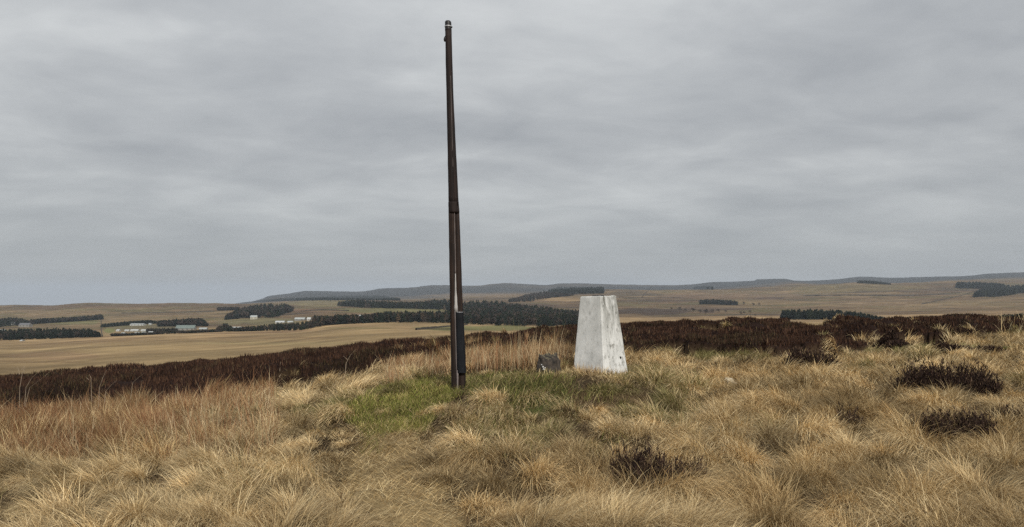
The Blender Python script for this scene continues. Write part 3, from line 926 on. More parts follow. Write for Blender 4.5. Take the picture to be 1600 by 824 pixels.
# joint collar, cap, wire band, bracket
strip(prof([333, 330, 324, 318, 316], [(316, -8.3), (324, -8.5), (333, -8.65)], [(316, 7.8), (324, 8.0), (333, 8.45)]), "joint_collar", M_pole, pole, 14, .04)
strip(prof([48, 46, 38, 34.5, 33], [(33, -3.8), (34.5, -4.9), (48, -5.2)], [(33, 3.6), (34.5, 5.0), (48, 5.2)]), "top_cap", M_iron, pole, 14, .02)
strip(prof([42.6, 41.0], [(41, -5.6), (43, -5.6)], [(41, 5.6), (43, 5.6)]), "wire_band", M_wire, pole, 16)
strip([(43.8, 703, 706.6), (42.2, 704, 707.2), (41.2, 704, 706)], "bolt", M_iron, pole, 8)
strip([(65, 693.8, 697.6), (62, 693.0, 697.6), (59, 693.6, 697.8), (56, 695.4, 698.4)], "bracket", M_iron, pole, 8)


def sheath():
    bm = bmesh.new()
    rows = []
    seg = 11
    for py in np.linspace(582, 488, 12):
        c = float(pole_axis(py))
        l, r = c - .6, c + np.interp(py, [488, 582], [10.4, 12.0])
        rad = (r - l) / 2 / F * PD
        cx = ((l + r) / 2 - 800) / F * PD - pbx
        ring = []
        for k in range(seg):
            a = math.pi + math.pi * k / (seg - 1)
            e = .6
            ca, sa = math.cos(a), math.sin(a)
            ring.append(bm.verts.new((cx + math.copysign(abs(ca) ** e, ca) * rad, math.copysign(abs(sa) ** e, sa) * rad * .72 - .045 + random.uniform(-.0015, .0015), prow(py) - pbz)))
        rows.append(ring)
    for a, b in zip(rows[:-1], rows[1:]):
        for k in range(seg - 1):
            bm.faces.new([a[k], a[k + 1], b[k + 1], b[k]])
    ob = bm_obj("black_sheath", bm, M_black, pole, False)
    md = ob.modifiers.new("thickness", 'SOLIDIFY'); md.thickness = .008; md.offset = 1
    strip(prof([489.0, 487.6], [(487, -.7), (490, -.7)], [(487, 10.4), (490, 10.4)]), "sheath_rim", M_wire, ob, 12, 0, .92, -.035)


sheath()

# ------------------------------------------------------------------ the white pillar
def mat_pillar():
    m, N, L, b = new_mat("weathered_white_concrete")
    tc = N.new("ShaderNodeTexCoord")

    def noise(scale, detail, rough, sc_=None, loc=(0, 0, 0)):
        n = N.new("ShaderNodeTexNoise"); n.inputs['Scale'].default_value = scale
        n.inputs['Detail'].default_value = detail; n.inputs['Roughness'].default_value = rough
        mp = N.new("ShaderNodeMapping"); mp.inputs['Scale'].default_value = sc_ or (1, 1, 1); mp.inputs['Location'].default_value = loc
        L.new(tc.outputs['Object'], mp.inputs[0]); L.new(mp.outputs[0], n.inputs['Vector'])
        return n.outputs[0]

    def ramp(v, p0, c0, p1, c1):
        r = N.new("ShaderNodeValToRGB")
        r.color_ramp.elements[0].position = p0; r.color_ramp.elements[0].color = (*c0, 1)
        r.color_ramp.elements[1].position = p1; r.color_ramp.elements[1].color = (*c1, 1)
        L.new(v, r.inputs[0]); return r.outputs[0]

    def mul(a, b_, f=1.0):
        x = N.new("ShaderNodeMixRGB"); x.blend_type = 'MULTIPLY'; x.inputs[0].default_value = f
        L.new(a, x.inputs[1]); L.new(b_, x.inputs[2]); return x.outputs[0]
    base = ramp(noise(3.2, 6, .6), .3, (0.47, 0.475, 0.46), .7, (0.70, 0.70, 0.68))
    streaks = ramp(noise(2.0, 7, .72, (6, 6, .8), (3, 1, 0)), .40, (0.30, 0.30, 0.27), .60, (1, 1, 1))
    specks = ramp(noise(15, 6, .8, (1, 1, .55), (5, 2, 8)), .36, (0.26, 0.25, 0.22), .48, (1, 1, 1))
    # grime runs from the top edge and along one corner of the pillar
    sp = N.new("ShaderNodeSeparateXYZ"); L.new(tc.outputs['Object'], sp.inputs[0])
    top = N.new("ShaderNodeMapRange"); top.inputs[1].default_value = .45; top.inputs[2].default_value = 1.2
    top.inputs[3].default_value = .15; top.inputs[4].default_value = 1.0
    L.new(sp.outputs[2], top.inputs[0])
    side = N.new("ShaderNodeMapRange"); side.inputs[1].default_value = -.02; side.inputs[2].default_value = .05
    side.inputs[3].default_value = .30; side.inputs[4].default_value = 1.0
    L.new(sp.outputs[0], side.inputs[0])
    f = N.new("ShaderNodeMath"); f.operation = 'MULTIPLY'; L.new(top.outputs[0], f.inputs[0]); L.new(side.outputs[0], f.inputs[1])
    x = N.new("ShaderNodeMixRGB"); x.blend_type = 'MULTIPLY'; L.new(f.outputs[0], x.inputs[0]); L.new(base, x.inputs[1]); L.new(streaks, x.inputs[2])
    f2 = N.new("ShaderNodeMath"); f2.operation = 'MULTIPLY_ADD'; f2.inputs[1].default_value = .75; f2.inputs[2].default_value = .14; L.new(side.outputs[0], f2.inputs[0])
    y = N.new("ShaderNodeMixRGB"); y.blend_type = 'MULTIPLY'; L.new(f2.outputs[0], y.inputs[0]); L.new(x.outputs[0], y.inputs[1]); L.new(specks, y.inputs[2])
    L.new(y.outputs[0], b.inputs['Base Color'])
    b.inputs['Roughness'].default_value = .85; b.inputs['Specular IOR Level'].default_value = .25
    bp = N.new("ShaderNodeBump"); bp.inputs['Strength'].default_value = .35; bp.inputs['Distance'].default_value = .012
    L.new(noise(18, 6, .7), bp.inputs['Height']); L.new(bp.outputs[0], b.inputs['Normal'])
    return m


def make_pillar():
    D = 11.5
    px = 936.5
    x = (px - 800) / F * D
    ztop = EYE + (HY - 463) / F * D
    zb = ztop - 1.28
    t = empty("survey_pillar", (x + .02, D, zb))
    t.rotation_euler = (0, math.radians(-1.7), 0)
    tag(t, "white tapering square concrete pillar with grey stained edges, standing in the grass", "survey pillar")
    bm = bmesh.new()
    nz, ns = 16, 8
    rings = []
    for i in range(nz + 1):
        k = i / nz
        s = .60 + (.375 - .60) * k
        ring = []
        for e in range(4):
            for q in range(ns):
                u = q / ns - .5
                p = [(u, -.5), (.5, u), (-u, .5), (-.5, -u)][e]
                d = 1 + random.uniform(-.006, .006)
                ring.append(bm.verts.new((p[0] * s * d, p[1] * s * d, k * 1.28 + (random.uniform(-.004, .004) if i == nz else 0))))
        rings.append(ring)
    m = 4 * ns
    for a, b in zip(rings[:-1], rings[1:]):
        for k in range(m):
            bm.faces.new([a[k], a[(k + 1) % m], b[(k + 1) % m], b[k]])
    bm.faces.new(rings[-1]); bm.faces.new(rings[0][::-1])
    bmesh.ops.rotate(bm, verts=bm.verts, cent=(0, 0, 0), matrix=__import__('mathutils').Matrix.Rotation(math.radians(45 + 1), 3, 'Z'))
    body = bm_obj("pillar_body", bm, mat_pillar(), t)
    bv = body.modifiers.new("worn_edges", 'BEVEL'); bv.width = .012; bv.segments = 2; bv.limit_method = 'ANGLE'; bv.angle_limit = math.radians(40)
    # small dark vent hole low on the right hand face
    z = .38; s = (.60 + (.375 - .60) * z / 1.28) * .5
    a = math.radians(45 + 1)
    bm = bmesh.new()
    bmesh.ops.create_cone(bm, cap_ends=True, segments=14, radius1=.018, radius2=.018, depth=.02)
    Mx = __import__('mathutils').Matrix
    bmesh.ops.rotate(bm, verts=bm.verts, cent=(0, 0, 0), matrix=Mx.Rotation(math.radians(90 - 10), 3, 'X'))
    # local face y=-s, along u
    u = .14
    bmesh.ops.translate(bm, verts=bm.verts, vec=(u, -s + .004, z))
    bmesh.ops.rotate(bm, verts=bm.verts, cent=(0, 0, 0), matrix=Mx.Rotation(a, 3, 'Z'))
    bm_obj("vent_hole", bm, mat_plain("dark_hole", (0.01, 0.01, 0.01), .9), t)
    # metal fitting set in the top
    bm = bmesh.new()
    bmesh.ops.create_cone(bm, cap_ends=True, segments=20, radius1=.09, radius2=.085, depth=.012)
    bmesh.ops.translate(bm, verts=bm.verts, vec=(0, 0, 1.287))
    bm_obj("top_plate", bm, M_iron, t)


make_pillar()

# ------------------------------------------------------------------ stones
def rock_obj(name, w, d, h, seed, mat, loc, label, cat, flat=0.0, sub=4, rough=.22):
    bm = bmesh.new()
    bmesh.ops.create_icosphere(bm, subdivisions=sub, radius=1)
    co = np.array([v.co[:] for v in bm.verts])
    n1 = fbm(co[:, 0] * 1.6 + seed, co[:, 1] * 1.6 + co[:, 2] * 2.1, seed, 4) - .5
    n2 = fbm(co[:, 0] * 5 + co[:, 2] * 3, co[:, 1] * 5 - co[:, 2] * 4, seed + 5, 3) - .5
    for v, a, b in zip(bm.verts, n1, n2):
        f = 1 + a * rough * 2 + b * rough
        v.co *= f
        if flat:
            v.co.x = math.copysign(abs(v.co.x) ** .86, v.co.x); v.co.y = math.copysign(abs(v.co.y) ** .86, v.co.y)
            if v.co.z > flat: v.co.z = flat + (v.co.z - flat) * .3 + b * .3 + a * .3
        v.co = (v.co.x * w / 2, v.co.y * d / 2, v.co.z * h)
    o = bm_obj(name, bm, mat, None, True)
    o.location = loc
    return tag(o, label, cat)


def mat_stone():
    m, N, L, b = new_mat("dark_rough_stone")
    tc = N.new("ShaderNodeTexCoord")
    n = N.new("ShaderNodeTexNoise"); n.inputs['Scale'].default_value = 13; n.inputs['Detail'].default_value = 7; n.inputs['Roughness'].default_value = .7
    L.new(tc.outputs['Object'], n.inputs['Vector'])
    r = N.new("ShaderNodeValToRGB")
    r.color_ramp.elements[0].position = .36; r.color_ramp.elements[0].color = (.008, .0065, .0055, 1)
    r.color_ramp.elements[1].position = .68; r.color_ramp.elements[1].color = (.070, .054, .040, 1)
    L.new(n.outputs[0], r.inputs[0])
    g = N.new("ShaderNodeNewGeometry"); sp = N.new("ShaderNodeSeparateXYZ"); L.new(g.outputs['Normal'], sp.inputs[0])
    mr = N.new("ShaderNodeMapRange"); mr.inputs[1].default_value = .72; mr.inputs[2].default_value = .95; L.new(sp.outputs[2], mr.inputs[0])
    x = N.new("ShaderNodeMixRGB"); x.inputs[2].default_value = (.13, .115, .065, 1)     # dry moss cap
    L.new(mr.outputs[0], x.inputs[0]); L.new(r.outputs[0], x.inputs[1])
    L.new(x.outputs[0], b.inputs['Base Color']); b.inputs['Roughness'].default_value = .9
    bp = N.new("ShaderNodeBump"); bp.inputs['Strength'].default_value = .8; bp.inputs['Distance'].default_value = .02
    L.new(n.outputs[0], bp.inputs['Height']); L.new(bp.outputs[0], b.inputs['Normal'])
    return m


bx, bD = (857 - 800) / F * 11.0, 11.0
bz = float(H(bx, bD))
zt = EYE + (HY - 554) / F * bD
boulder = rock_obj("boulder", .33, .30, .26, 14, mat_stone(), (bx, bD, zt - .225), "squat dark boulder with a flat mossy top and white flecks, left of the white pillar", "boulder", .74, 5, .30)
M_white = mat_plain("white_paint_fleck", (.48, .48, .46), .8)
for (u, v, s) in ((-.083, .060, .017), (-.055, .050, .012), (-.07, .028, .019), (-.10, .09, .010)):
    bm = bmesh.new(); bmesh.ops.create_icosphere(bm, subdivisions=2, radius=1)
    for q in bm.verts:
        q.co = (q.co.x * s * random.uniform(.6, 1.1) + u, q.co.y * .03 - .148 + abs(u) * .25, q.co.z * s * random.uniform(.7, 1.3) + v)
    bm_obj("white_fleck", bm, M_white, boulder, True)

sx, sD, sz = ground_at(1141, 607, 5)
rock_obj("pale_stone", .19, .08, .042, 9, mat_plain("bone_white_stone", (.52, .46, .35), .8), (sx, sD, sz + .10), "small bone white stone lying in the straw right of the pillar", "stone", 0, 3, .5).rotation_euler = (0, math.radians(24), 0)

# ------------------------------------------------------------------ grass
STRAW = np.array([(0.55, 0.415, 0.220), (0.67, 0.535, 0.315), (0.450, 0.320, 0.160), (0.200, 0.130, 0.064)])
RUSTC = np.array([(0.250, 0.125, 0.058), (0.190, 0.092, 0.044), (0.330, 0.205, 0.105), (0.140, 0.070, 0.038)])
GREENC = np.array([(0.185, 0.195, 0.050), (0.26, 0.245, 0.075), (0.130, 0.150, 0.038), (0.42, 0.34, 0.16)])
OLIVE = np.array([(0.22, 0.195, 0.075), (0.30, 0.255, 0.11), (0.17, 0.155, 0.055)])


def blades(root, az, th0, droop, length, width, colr, levels=(0, .34, .68, 1.0)):
    n = len(root)
    K = len(levels)
    d = np.stack([np.cos(az), np.sin(az)], -1)
    pts = np.zeros((n, K, 3)); pts[:, 0] = root
    for k in range(1, K):
        tm = (levels[k] + levels[k - 1]) / 2
        th = np.minimum(th0 + droop * tm, 2.15)
        seg = length * (levels[k] - levels[k - 1])
        pts[:, k, :2] = pts[:, k - 1, :2] + d * (np.sin(th) * seg)[:, None]
        pts[:, k, 2] = pts[:, k - 1, 2] + np.cos(th) * seg
    wa = az + np.pi / 2 + rng.normal(size=n) * .7
    wd = np.stack([np.cos(wa), np.sin(wa), np.zeros(n)], -1) * (width / 2)[:, None]
    V = np.zeros((n, 2 * K - 1, 3))
    for k in range(K - 1):
        f = (1.0, .9, .62)[min(k, 2)]
        V[:, 2 * k] = pts[:, k] - wd * f
        V[:, 2 * k + 1] = pts[:, k] + wd * f
    V[:, -1] = pts[:, -1]
    nv = 2 * K - 1
    base = (np.arange(n) * nv)[:, None]
    q = np.concatenate([base + np.array([2 * k, 2 * k + 1, 2 * k + 3, 2 * k + 2]) for k in range(K - 2)], 1)
    t = base + np.array([2 * (K - 2), 2 * (K - 2) + 1, nv - 1])
    lp = np.concatenate([q, t], 1).ravel()
    cn = np.tile(np.array([4] * (K - 2) + [3]), n)
    return V.reshape(-1, 3), lp, cn, np.repeat(colr, nv, axis=0)


class Pile:
    def __init__(self): self.v, self.l, self.c, self.k, self.n = [], [], [], [], 0
    def add(self, V, lp, cn, col):
        self.v.append(V); self.l.append(lp + self.n); self.c.append(cn); self.k.append(col); self.n += len(V)
    def build(self, name, mat, label=None, cat=None, kind='stuff'):
        o = mesh_np(name, np.concatenate(self.v), np.concatenate(self.l), np.concatenate(self.c), mat, np.concatenate(self.k))
        return tag(o, label, cat, kind=kind)


def pick(pal, n, w=None):
    i = rng.choice(len(pal), n, p=w)
    return pal[i] * (1 + rng.normal(size=(n, 1)) * .10)


def jitter_grid(d0, d1, s, margin=220):
    xm0, xm1 = (-margin - 800) / F * d1, (1600 + margin - 800) / F * d1
    gx, gy = np.meshgrid(np.arange(xm0, xm1, s), np.arange(d0, d1, s), indexing='ij')
    gx = (gx + (rng.random(gx.shape) - .5) * s * 1.1).ravel(); gy = (gy + (rng.random(gy.shape) - .5) * s * 1.1).ravel()
    c = 800 + F * gx / gy
    k = (c > -margin) & (c < 1600 + margin) & (gy >= d0) & (gy < d1)
    return gx[k], gy[k], c[k]


BUSHES = [  # px, py of the foot, width px, height px, label
    (1024, 776, 140, 66, "dark upright heather bush in the straw grass, nearest of the lone bushes"),
    (1268, 584, 88, 30, "rounded black brown heather bush below the heather band, right of the pillar"),
    (1482, 622, 170, 46, "widest heather bush, sprawling dark across the straw on the right side"),
    (1328, 675, 36, 30, "small upright tuft of heather between the bright moss and the straw"),
    (1492, 690, 105, 44, "loose half bare heather bush below the widest one on the right"),
    (1574, 668, 85, 26, "low dark heather bush at the right edge beside the loose half bare one"),
    (1398, 529, 48, 9, "small dark heather mound standing just below the heather band at right"),
    (1545, 557, 60, 13, "thin brown heather patch high on the right near a moss patch"),
    (1398, 548, 34, 12, "faint brown heather tuft below the small dark mound at right"),
    (1452, 672, 60, 22, "small dark heather tuft just above the loose half bare bush on the right"),
    (1487, 554, 76, 12, "low brown heather patch left of the small moss patch high on the right"),
]
BUSHES = [b for b in BUSHES if b[4]]
bush_pos = []
for px, py, w, h, lab in BUSHES:
    x, D, z = ground_at(px, py, 4)
    bush_pos.append((x, D, w / F * D / 2))
MOSS = [(1322, 632, 34, 9), (1556, 543, 30, 5), (700, 745, 0, 0)]


def clear_of_things(x, y, pad=.0):
    k = np.hypot(x - pbx, y - PD) > .10 + pad
    k &= np.hypot(x - (936.5 - 800) / F * 11.5, y - 11.5) > .40 + pad
    k &= np.hypot(x - bx, y - bD) > .16 + pad
    k &= np.hypot(x - sx, y - sD) > .12 + pad
    return k


straw, rust, green = Pile(), Pile(), Pile()
WX, WY = .35, -.75       # prevailing lie of the grass: to the right and towards the camera


def tussocks(d0, d1, spacing, nb, wmul=1.0, big=1.0):
    x, y, c = jitter_grid(d0, d1, spacing)
    z = H(x, y)
    py = HY - F * (z - EYE) / y
    ok = ~heath(c, base_py(x, y), x, y) & clear_of_things(x, y) & ~((np.abs(x - pbx + .05) < .32) & (y > PD - .9) & (y < PD + .3)) & (rng.random(len(x)) < .9)
    low = (c > 670) & (c < 1000) & (py > 570) & (py < 640) & (y > 8.2)
    ok &= ~(low & (rng.random(len(x)) < .30))
    pm = path_mask(c, py)
    ok &= ~((pm < (1.15 if big == 1 else 1.7)) & (rng.random(len(x)) < .99))
    if big > 1: ok &= ~poly_in(RUST, c, py) & ~((c > 500) & (c < 1000) & (py > 585) & (py < 720))
    g1 = poly_in(GREEN, c, py); g2 = poly_in(GREEN2, c, py)
    ok &= ~(g1 & (rng.random(len(x)) < .93)) & ~(g2 & (rng.random(len(x)) < .55))
    for (bx_, by_, br_) in bush_pos:
        ok &= ~((np.abs(x - bx_) < br_ * .8) & (y > by_ - br_ * .6) & (y < by_ + br_ * .6))
    x, y, z, c, py, g2, low = x[ok], y[ok], z[ok], c[ok], py[ok], g2[ok], low[ok]
    m = len(x)
    rz = poly_in(RUST, c, py)
    rz &= fbm(x * .9, y * .9, 23, 2) > .27
    rz |= (c > 590) & (c < 710) & (py < 585) & (rng.random(m) < .6)
    tall = (c > 705) & (c < 915) & (y > 11.6) & (py < 580)
    size = .42 + .66 * rng.random(m) ** 1.5 + .5 * (fbm(x * .5, y * .5, 71, 2) - .5)
    size *= big * (1 + .3 * rng.normal(size=m)).clip(.6, 1.5)
    fa = fbm(x * .22 + 3, y * .22, 81, 2) * 7.0
    lean_az = np.arctan2(WY + .75 * np.sin(fa), WX + .75 * np.cos(fa)) + rng.normal(size=m) * .7
    lean = np.clip(.15 + .75 * rng.random(m), 0, 1)
    hue = fbm(x * .5, y * .5, 91, 3)
    rep = np.repeat(np.arange(m), nb)
    n = len(rep)
    a = rng.random(n) * 2 * np.pi
    rr = np.sqrt(rng.random(n))
    R = (.215 * size)[rep]
    rx, ry = x[rep] + np.cos(a) * rr * R, y[rep] + np.sin(a) * rr * R
    mh = (.10 + .08 * rng.random(m)) * size * np.where(path_mask(c, py) < 1.5, .4, 1) * np.where(low, np.where(py < 604, .35, .7), 1)
    mound = mh[rep] * (1 - rr ** 2)
    root = np.stack([rx, ry, H(rx, ry) + mound - .03], -1)
    lx = np.cos(a) * rr * .8 + np.cos(lean_az)[rep] * lean[rep] * 1.6 + rng.normal(size=n) * .32
    ly = np.sin(a) * rr * .8 + np.sin(lean_az)[rep] * lean[rep] * 1.6 + rng.normal(size=n) * .32
    az = np.arctan2(ly, lx)
    mag = np.hypot(lx, ly)
    th0 = np.clip(.18 + mag * .50 + rng.normal(size=n) * .18, 0, 1.35)
    droop = .55 + 1.6 * rng.random(n) * (.5 + mag * .5)
    ln = (.135 + .20 * rng.random(n)) * (.6 + .4 * size[rep]) * np.where((c > 470) & (c < 980) & (y > 7) & (y < 12.2), .68, 1.0)[rep] * np.where(path_mask(c, py) < 1.7, .62, 1.0)[rep] * np.where(low, np.where(py < 604, .6, .9), 1.0)[rep]
    rb, tb = rz[rep], tall[rep]
    th0 = np.where(rb, th0 * .42, np.where(tb, th0 * .3, th0))
    droop = np.where(rb, droop * .45, np.where(tb, droop * .4, droop))
    ln = np.where(rb, ln * 1.05 + .04, np.where(tb, ln * 1.1 + .04, ln))
    wd = np.maximum(.0026, .36 * y[rep] / 787.0) * (.7 + .6 * rng.random(n)) * wmul
    colr = pick(STRAW, n, [.36, .27, .24, .13])
    hb = hue[rep] + rng.normal(size=n) * .06
    colr = colr * (np.clip(1 + .26 * rng.normal(size=m), .5, 1.5))[rep][:, None]
    colr = np.where((hb > .70)[:, None], pick(OLIVE, n), colr)
    colr = np.where((hb < .36)[:, None], colr * np.array((.80, .76, .70)), colr)
    oliv = g2[rep] | ((c > 680) & (c < 1060) & (py > 605) & (py < 715) & (fbm(x * .9, y * .9, 95, 2) > .54))[rep]
    colr = np.where((oliv & (rng.random(n) < .45))[:, None], pick(OLIVE, n), colr)
    p_r = np.clip(.80 - 0.9 * (fbm(x * .8, y * .8, 97, 2) - .35), .15, .95)[rep]
    colr = np.where(((rb & (rng.random(n) < p_r)) | (tb & (rng.random(n) < .45)))[:, None], pick(RUSTC, n, [.3, .2, .4, .1]), colr)
    is_r = rb
    for pile, sel in ((rust, is_r), (straw, ~is_r)):
        if sel.any():
            pile.add(*blades(root[sel], az[sel], th0[sel], droop[sel], ln[sel], wd[sel], colr[sel]))


tussocks(3.6, 7.5, .30, 860)
tussocks(7.5, 11.0, .32, 640)
tussocks(11.0, 17.0, .38, 400)
tussocks(17.0, 28.0, .50, 210)
tussocks(28.0, 47.0, .64, 100)


def thatch(d0, d1, dens, pal, pile, zone=None, ln=(.08, .16), th=(.5, 1.3), wmul=1.0):
    xm0, xm1 = (-220 - 800) / F * d1, (1820 - 800) / F * d1
    n = int(dens * (xm1 - xm0) * (d1 - d0))
    x = rng.uniform(xm0, xm1, n); y = rng.uniform(d0, d1, n)
    c = 800 + F * x / y
    k = (c > -220) & (c < 1820)
    x, y, c = x[k], y[k], c[k]
    z = H(x, y); py = HY - F * (z - EYE) / y
    ok = ~heath(c, base_py(x, y), x, y) & clear_of_things(x, y, -.08)
    if zone is not None: ok &= zone(c, py, x, y)
    x, y, z = x[ok], y[ok], z[ok]
    n = len(x)
    az = np.arctan2(WY, WX) + rng.normal(size=n) * 1.2
    colr = pick(pal, n)
    tone = fbm(x * 1.3, y * 1.3, 33, 3)
    colr = colr * (.75 + .5 * tone)[:, None]
    pile.add(*blades(np.stack([x, y, z - .01], -1), az, rng.uniform(th[0], th[1], n), rng.random(n) * .7, rng.uniform(ln[0], ln[1], n),
                     np.maximum(.0038, .55 * y / 787) * (.7 + .6 * rng.random(n)) * wmul, colr))


BROWNS = np.array([(0.10, 0.066, 0.034), (0.17, 0.115, 0.058), (0.065, 0.043, 0.024), (0.24, 0.175, 0.095)])
thatch(3.6, 10, 1100, BROWNS, straw, lambda c, p, x, y: path_mask(c, p) > 1)
thatch(10, 26, 420, np.concatenate([BROWNS, STRAW[2:3]]), straw, None, (.10, .2))
thatch(3.6, 11, 4800, STRAW * np.array((1.2, 1.2, 1.16)), straw, lambda c, p, x, y: path_mask(c, p) < 1.5, (.07, .17), (.8, 1.48), .7)
thatch(8.0, 13.5, 5200, GREENC * np.array((1.22, 1.22, 1.1)), green, lambda c, p, x, y: poly_in(GREEN, c, p), (.05, .12), (.2, 1.1), .9)
thatch(8.0, 13.5, 380, np.concatenate([GREENC, OLIVE]), green, lambda c, p, x, y: poly_in(GREEN2, c, p), (.06, .14), (.2, 1.1), .9)
thatch(5.5, 13.0, 650, np.concatenate([GREENC, OLIVE]), green, lambda c, p, x, y: (c > 560) & (c < 980) & (p > 590) & (p < 720) & (fbm(x * .8, y * .8, 99, 3) > .53), (.08, .2), (.2, 1.0), .9)
MOSSC = np.array([(0.17, 0.20, 0.035), (0.22, 0.24, 0.05), (0.13, 0.15, 0.03)])
for px, py, hw, hh in MOSS:
    if hw == 0: continue
    thatch(8, 24, 2400 if py > 600 else 900, MOSSC, green, lambda c, p, x, y, px=px, py=py, hw=hw, hh=hh: ((c - px) / hw) ** 2 + ((p - py) / hh) ** 2 < .6 + fbm(x * 2, y * 2, 3, 2) * .8, (.04, .09), (.1, .9), 1.2)


def stalks(n, cx, cy, spread, hgt, pile, pal):
    """taller seed stalks rising above the sward"""
    x = rng.uniform(cx[0], cx[1], n); y = rng.uniform(cy[0], cy[1], n)
    px = x
    x = (px - 800) / F * y
    ok = clear_of_things(x, y, -.06)
    ok &= fbm(x * 1.5 + 2, y * 1.5, 63, 2) > .30
    x, y = x[ok], y[ok]; n = len(x)
    pile.add(*blades(np.stack([x, y, H(x, y) - .02], -1), rng.random(n) * 6.28, np.abs(rng.normal(size=n)) * spread, rng.random(n) * .9,
                     rng.uniform(hgt[0], hgt[1], n) * (.5 + .9 * fbm(x * 1.9, y * 1.9, 65, 2)), np.maximum(.0034, .45 * y / 787) * (.7 + .5 * rng.random(n)), pick(pal, n)))


TALLC = np.array([(0.36, 0.21, 0.105), (0.44, 0.32, 0.18), (0.27, 0.14, 0.07), (0.5, 0.40, 0.25)])
stalks(560, (735, 850), (11.7, 13.4), .2, (.36, .70), rust, TALLC)
stalks(240, (850, 905), (11.7, 13.0), .2, (.28, .55), rust, TALLC)
stalks(140, (745, 880), (11.7, 12.8), .12, (.62, .84), rust, TALLC)
stalks(700, (885, 990), (10.85, 11.22), .45, (.06, .20), straw, STRAW)
stalks(260, (835, 885), (10.6, 10.84), .45, (.05, .14), straw, np.concatenate([STRAW, OLIVE]))
stalks(300, (895, 945), (10.9, 11.2), .2, (.12, .30), rust, np.concatenate([TALLC, STRAW]))
stalks(500, (600, 715), (11.5, 14.5), .2, (.30, .55), rust, TALLC)
stalks(6200, (-150, 430), (7.3, 12.8), .30, (.24, .56), rust, np.concatenate([RUSTC, TALLC, TALLC]))
stalks(160, (1560, 1660), (20, 34), .2, (.4, .8), straw, STRAW)
straw.build("dry_grass", M_grass, "straw coloured tussock grass covering the hilltop", "grass")
rust.build("rust_brown_grass", M_grass, "tall rust brown grass and bracken stems on the left and behind the boulder", "grass")
green.build("green_grass", M_grass, "short green grass and moss around the foot of the pole", "grass")

# ------------------------------------------------------------------ heather
HEA = np.array([(0.034, 0.0155, 0.0105), (0.050, 0.0225, 0.0135), (0.020, 0.010, 0.0075), (0.072, 0.035, 0.020)])
HEA2 = np.array([(0.028, 0.0155, 0.0125), (0.044, 0.025, 0.018), (0.017, 0.010, 0.0085), (0.085, 0.055, 0.036)])


def heather_band():
    pile = Pile()
    for d0, d1, dens, wpx in ((13.5, 22, 800, .62), (22, 34, 420, .7), (34, 50, 330, .8)):
        xm0, xm1 = (-220 - 800) / F * d1, (1820 - 800) / F * d1
        n = int(dens * (xm1 - xm0) * (d1 - d0))
        x = rng.uniform(xm0, xm1, n); y = rng.uniform(d0, d1, n)
        c = 800 + F * x / y
        k = (c > -220) & (c < 1820)
        x, y, c = x[k], y[k], c[k]
        z = H(x, y); py = HY - F * (z - EYE) / y
        k = heath(c, base_py(x, y), x, y)
        k &= fbm(x * 1.9, y * 1.9, 59, 2) > .20
        x, y, z = x[k], y[k], z[k]
        n = len(x)
        tone = fbm(x * .8, y * .8, 55, 3)
        hh = .07 + .16 * fbm(x * 1.6, y * 1.6, 57, 3)
        colr = pick(HEA, n) * np.array((1.0, 1.1, 1.12)) * (.35 + 1.3 * tone)[:, None]
        gg = (fbm(x * .6, y * .4, 58, 3) > .6) & (rng.random(n) < .5)
        colr = np.where(gg[:, None], colr * np.array((1.0, 1.35, 1.15)), colr)
        colr = np.where((rng.random(n) < .012)[:, None], np.array((.16, .11, .06)), colr)
        pile.add(*blades(np.stack([x, y, z - .03], -1), rng.random(n) * 6.28, np.abs(rng.normal(size=n)) * .35, rng.random(n) * .5,
                         hh * rng.uniform(.6, 1.2, n), wpx * y / 787 * rng.uniform(.8, 1.7, n), colr, (0, .5, 1.0)))
    pile.build("heather", M_heather, "dark brown heather covering the brow behind the pole and pillar", "heather")


heather_band()


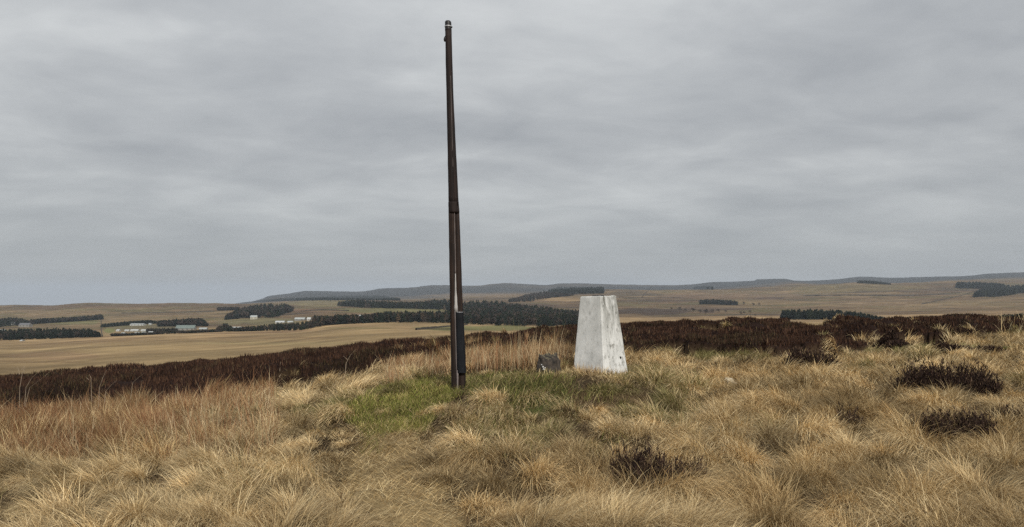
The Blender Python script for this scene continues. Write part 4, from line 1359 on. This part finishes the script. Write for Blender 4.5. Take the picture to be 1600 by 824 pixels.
def heather_bush(px, py, wpx, hpx, label):
    x, D, z = ground_at(px, py, 4)
    w, h = wpx / F * D, hpx / F * D * 1.3
    t = empty("heather_bush", (x, D, z))
    n = int(np.clip(1900 * (w * .9) ** 1.5 * (1.6 if D < 8 else 1), 220, 2600))
    dpt = min(w * .8, max(.35, h * 1.6))
    a = rng.random(n) * 6.28; rr = np.sqrt(rng.random(n))
    rx, ry = np.cos(a) * rr * w * .5, np.sin(a) * rr * dpt * .5
    patchy = fbm(rx * 5 + px, ry * 5, int(px), 2)
    keep = (patchy > .30) & (rng.random(n) < .72)
    rx, ry, rr, a, patchy = rx[keep], ry[keep], rr[keep], a[keep], patchy[keep]
    n = len(rx)
    gz = H(x + rx, D + ry) - z
    dome = np.sqrt(np.clip(1 - rr ** 2 * .8, 0, 1))
    L_ = h * dome * (.40 + .75 * rng.random(n)) * (.45 + 1.0 * patchy)
    az = a + rng.normal(size=n) * .5
    th = rr * .45 + np.abs(rng.normal(size=n)) * .14
    root = np.stack([rx * .85, ry * .85, gz - .02], -1)
    sw = max(.0045, .6 * D / 787)
    V, lp, cn, cc = blades(root, az, th, np.zeros(n), L_, np.full(n, sw), pick(HEA2, n), (0, .5, 1.0))
    mesh_np("stems", V, lp, cn, M_heather, cc, t)
    # leafy sprigs along the upper part of every stem
    k = 9
    rep = np.repeat(np.arange(n), k)
    s = .38 + .62 * rng.random(n * k)
    d = np.stack([np.cos(az) * np.sin(th), np.sin(az) * np.sin(th), np.cos(th)], -1)
    p = root[rep] + d[rep] * (L_[rep] * s)[:, None]
    pl = Pile()
    pl.add(*blades(p, rng.random(n * k) * 6.28, rng.uniform(.25, .85, n * k), np.zeros(n * k), rng.uniform(.03, .065, n * k) * max(1, D / 11),
                   np.maximum(.006, .75 * D / 787) * rng.uniform(.7, 1.4, n * k), pick(HEA2, n * k) * (.7 + .6 * rng.random((n, 1)))[rep], (0, .5, 1.0)))
    mesh_np("foliage", np.concatenate(pl.v), np.concatenate(pl.l), np.concatenate(pl.c), M_heather, np.concatenate(pl.k), t)
    tag(t, label, "heather bush", "heather bushes in the straw grass")


for b in BUSHES:
    heather_bush(*b)

# ------------------------------------------------------------------ dead stalks sticking up on the left
M_stalk = mat_plain("bleached_dead_stem", (0.27, 0.215, 0.155), .8, .2)


def dead_stalk(pts, D, rad, label, forks=()):
    x0, y0 = (pts[0][0] - 800) / F * D, D
    z0 = float(H(x0, D))
    t = empty("dead_stalk", (x0, y0, z0))

    def tube(path, r0, name):
        bm = bmesh.new(); rings = []
        for i, (p, q) in enumerate(path):
            wx = (p - 800) / F * D - x0; wz = EYE + (HY - q) / F * D - z0
            r = r0 * (1 - .65 * i / max(1, len(path) - 1))
            rings.append([bm.verts.new((wx + math.cos(k * 2.0944) * r, math.sin(k * 2.0944) * r + .02 * i, wz)) for k in range(3)])
        for a, b in zip(rings[:-1], rings[1:]):
            for k in range(3): bm.faces.new([a[k], a[(k + 1) % 3], b[(k + 1) % 3], b[k]])
        bm.faces.new(rings[-1][::-1]); bm.faces.new(rings[0])
        bm_obj(name, bm, M_stalk, t)
    gy = HY - F * (z0 - EYE) / D
    dx = pts[1][0] - pts[0][0]
    main = [(pts[0][0] - dx * 1.3, gy + 2), (pts[0][0] - dx * .5 + 2, (gy + pts[0][1]) / 2)] + list(pts)
    tube(main, rad, "stem")
    for f in forks: tube(f, rad * .7, "twig")
    tag(t, label, "dead stalk", "dead stalks above the rust brown grass")


dead_stalk([(28, 607), (30, 588), (34, 570)], 11, .0040, "tall pale forked stalk rising nearest the left edge", [[(31, 585), (27, 577), (24, 573)], [(33, 578), (38, 571)]])
dead_stalk([(38, 606), (45, 592), (55, 582)], 11.2, .0040, "pale stalk bent to the right, second from the left edge")
dead_stalk([(44, 606), (62, 592), (81, 583)], 11.4, .0040, "long slanting pale stalk with a short end twig, third from the left edge", [[(70, 588), (80, 578)]])
dead_stalk([(153, 606), (157, 592), (162, 579)], 11.3, .0040, "straight upright bleached stalk standing alone against the heather")
dead_stalk([(163, 612), (171, 602), (178, 595)], 11, .0040, "short slanting stalk just right of the straight upright one")
dead_stalk([(205, 599), (214, 590), (222, 584)], 11.6, .0040, "thin curved stalk leaning right, farthest right of the slanting stalks")
dead_stalk([(140, 600), (139, 592), (135, 586)], 11.6, .0040, "stubby crooked pale stalk just left of the straight upright one", [[(139, 594), (134, 590)]])
dead_stalk([(540, 568), (546, 556), (555, 546)], 14, .007, "lone bent pale stalk in front of the heather, left of the pole", [[(543, 562), (536, 557)]])
x_, D_, z_ = ground_at(436, 590, 10)
dead_stalk([(436, 585), (436, 577), (436.5, 566)], D_, .010, "short upright pale stick in the heather between the field and the grass")
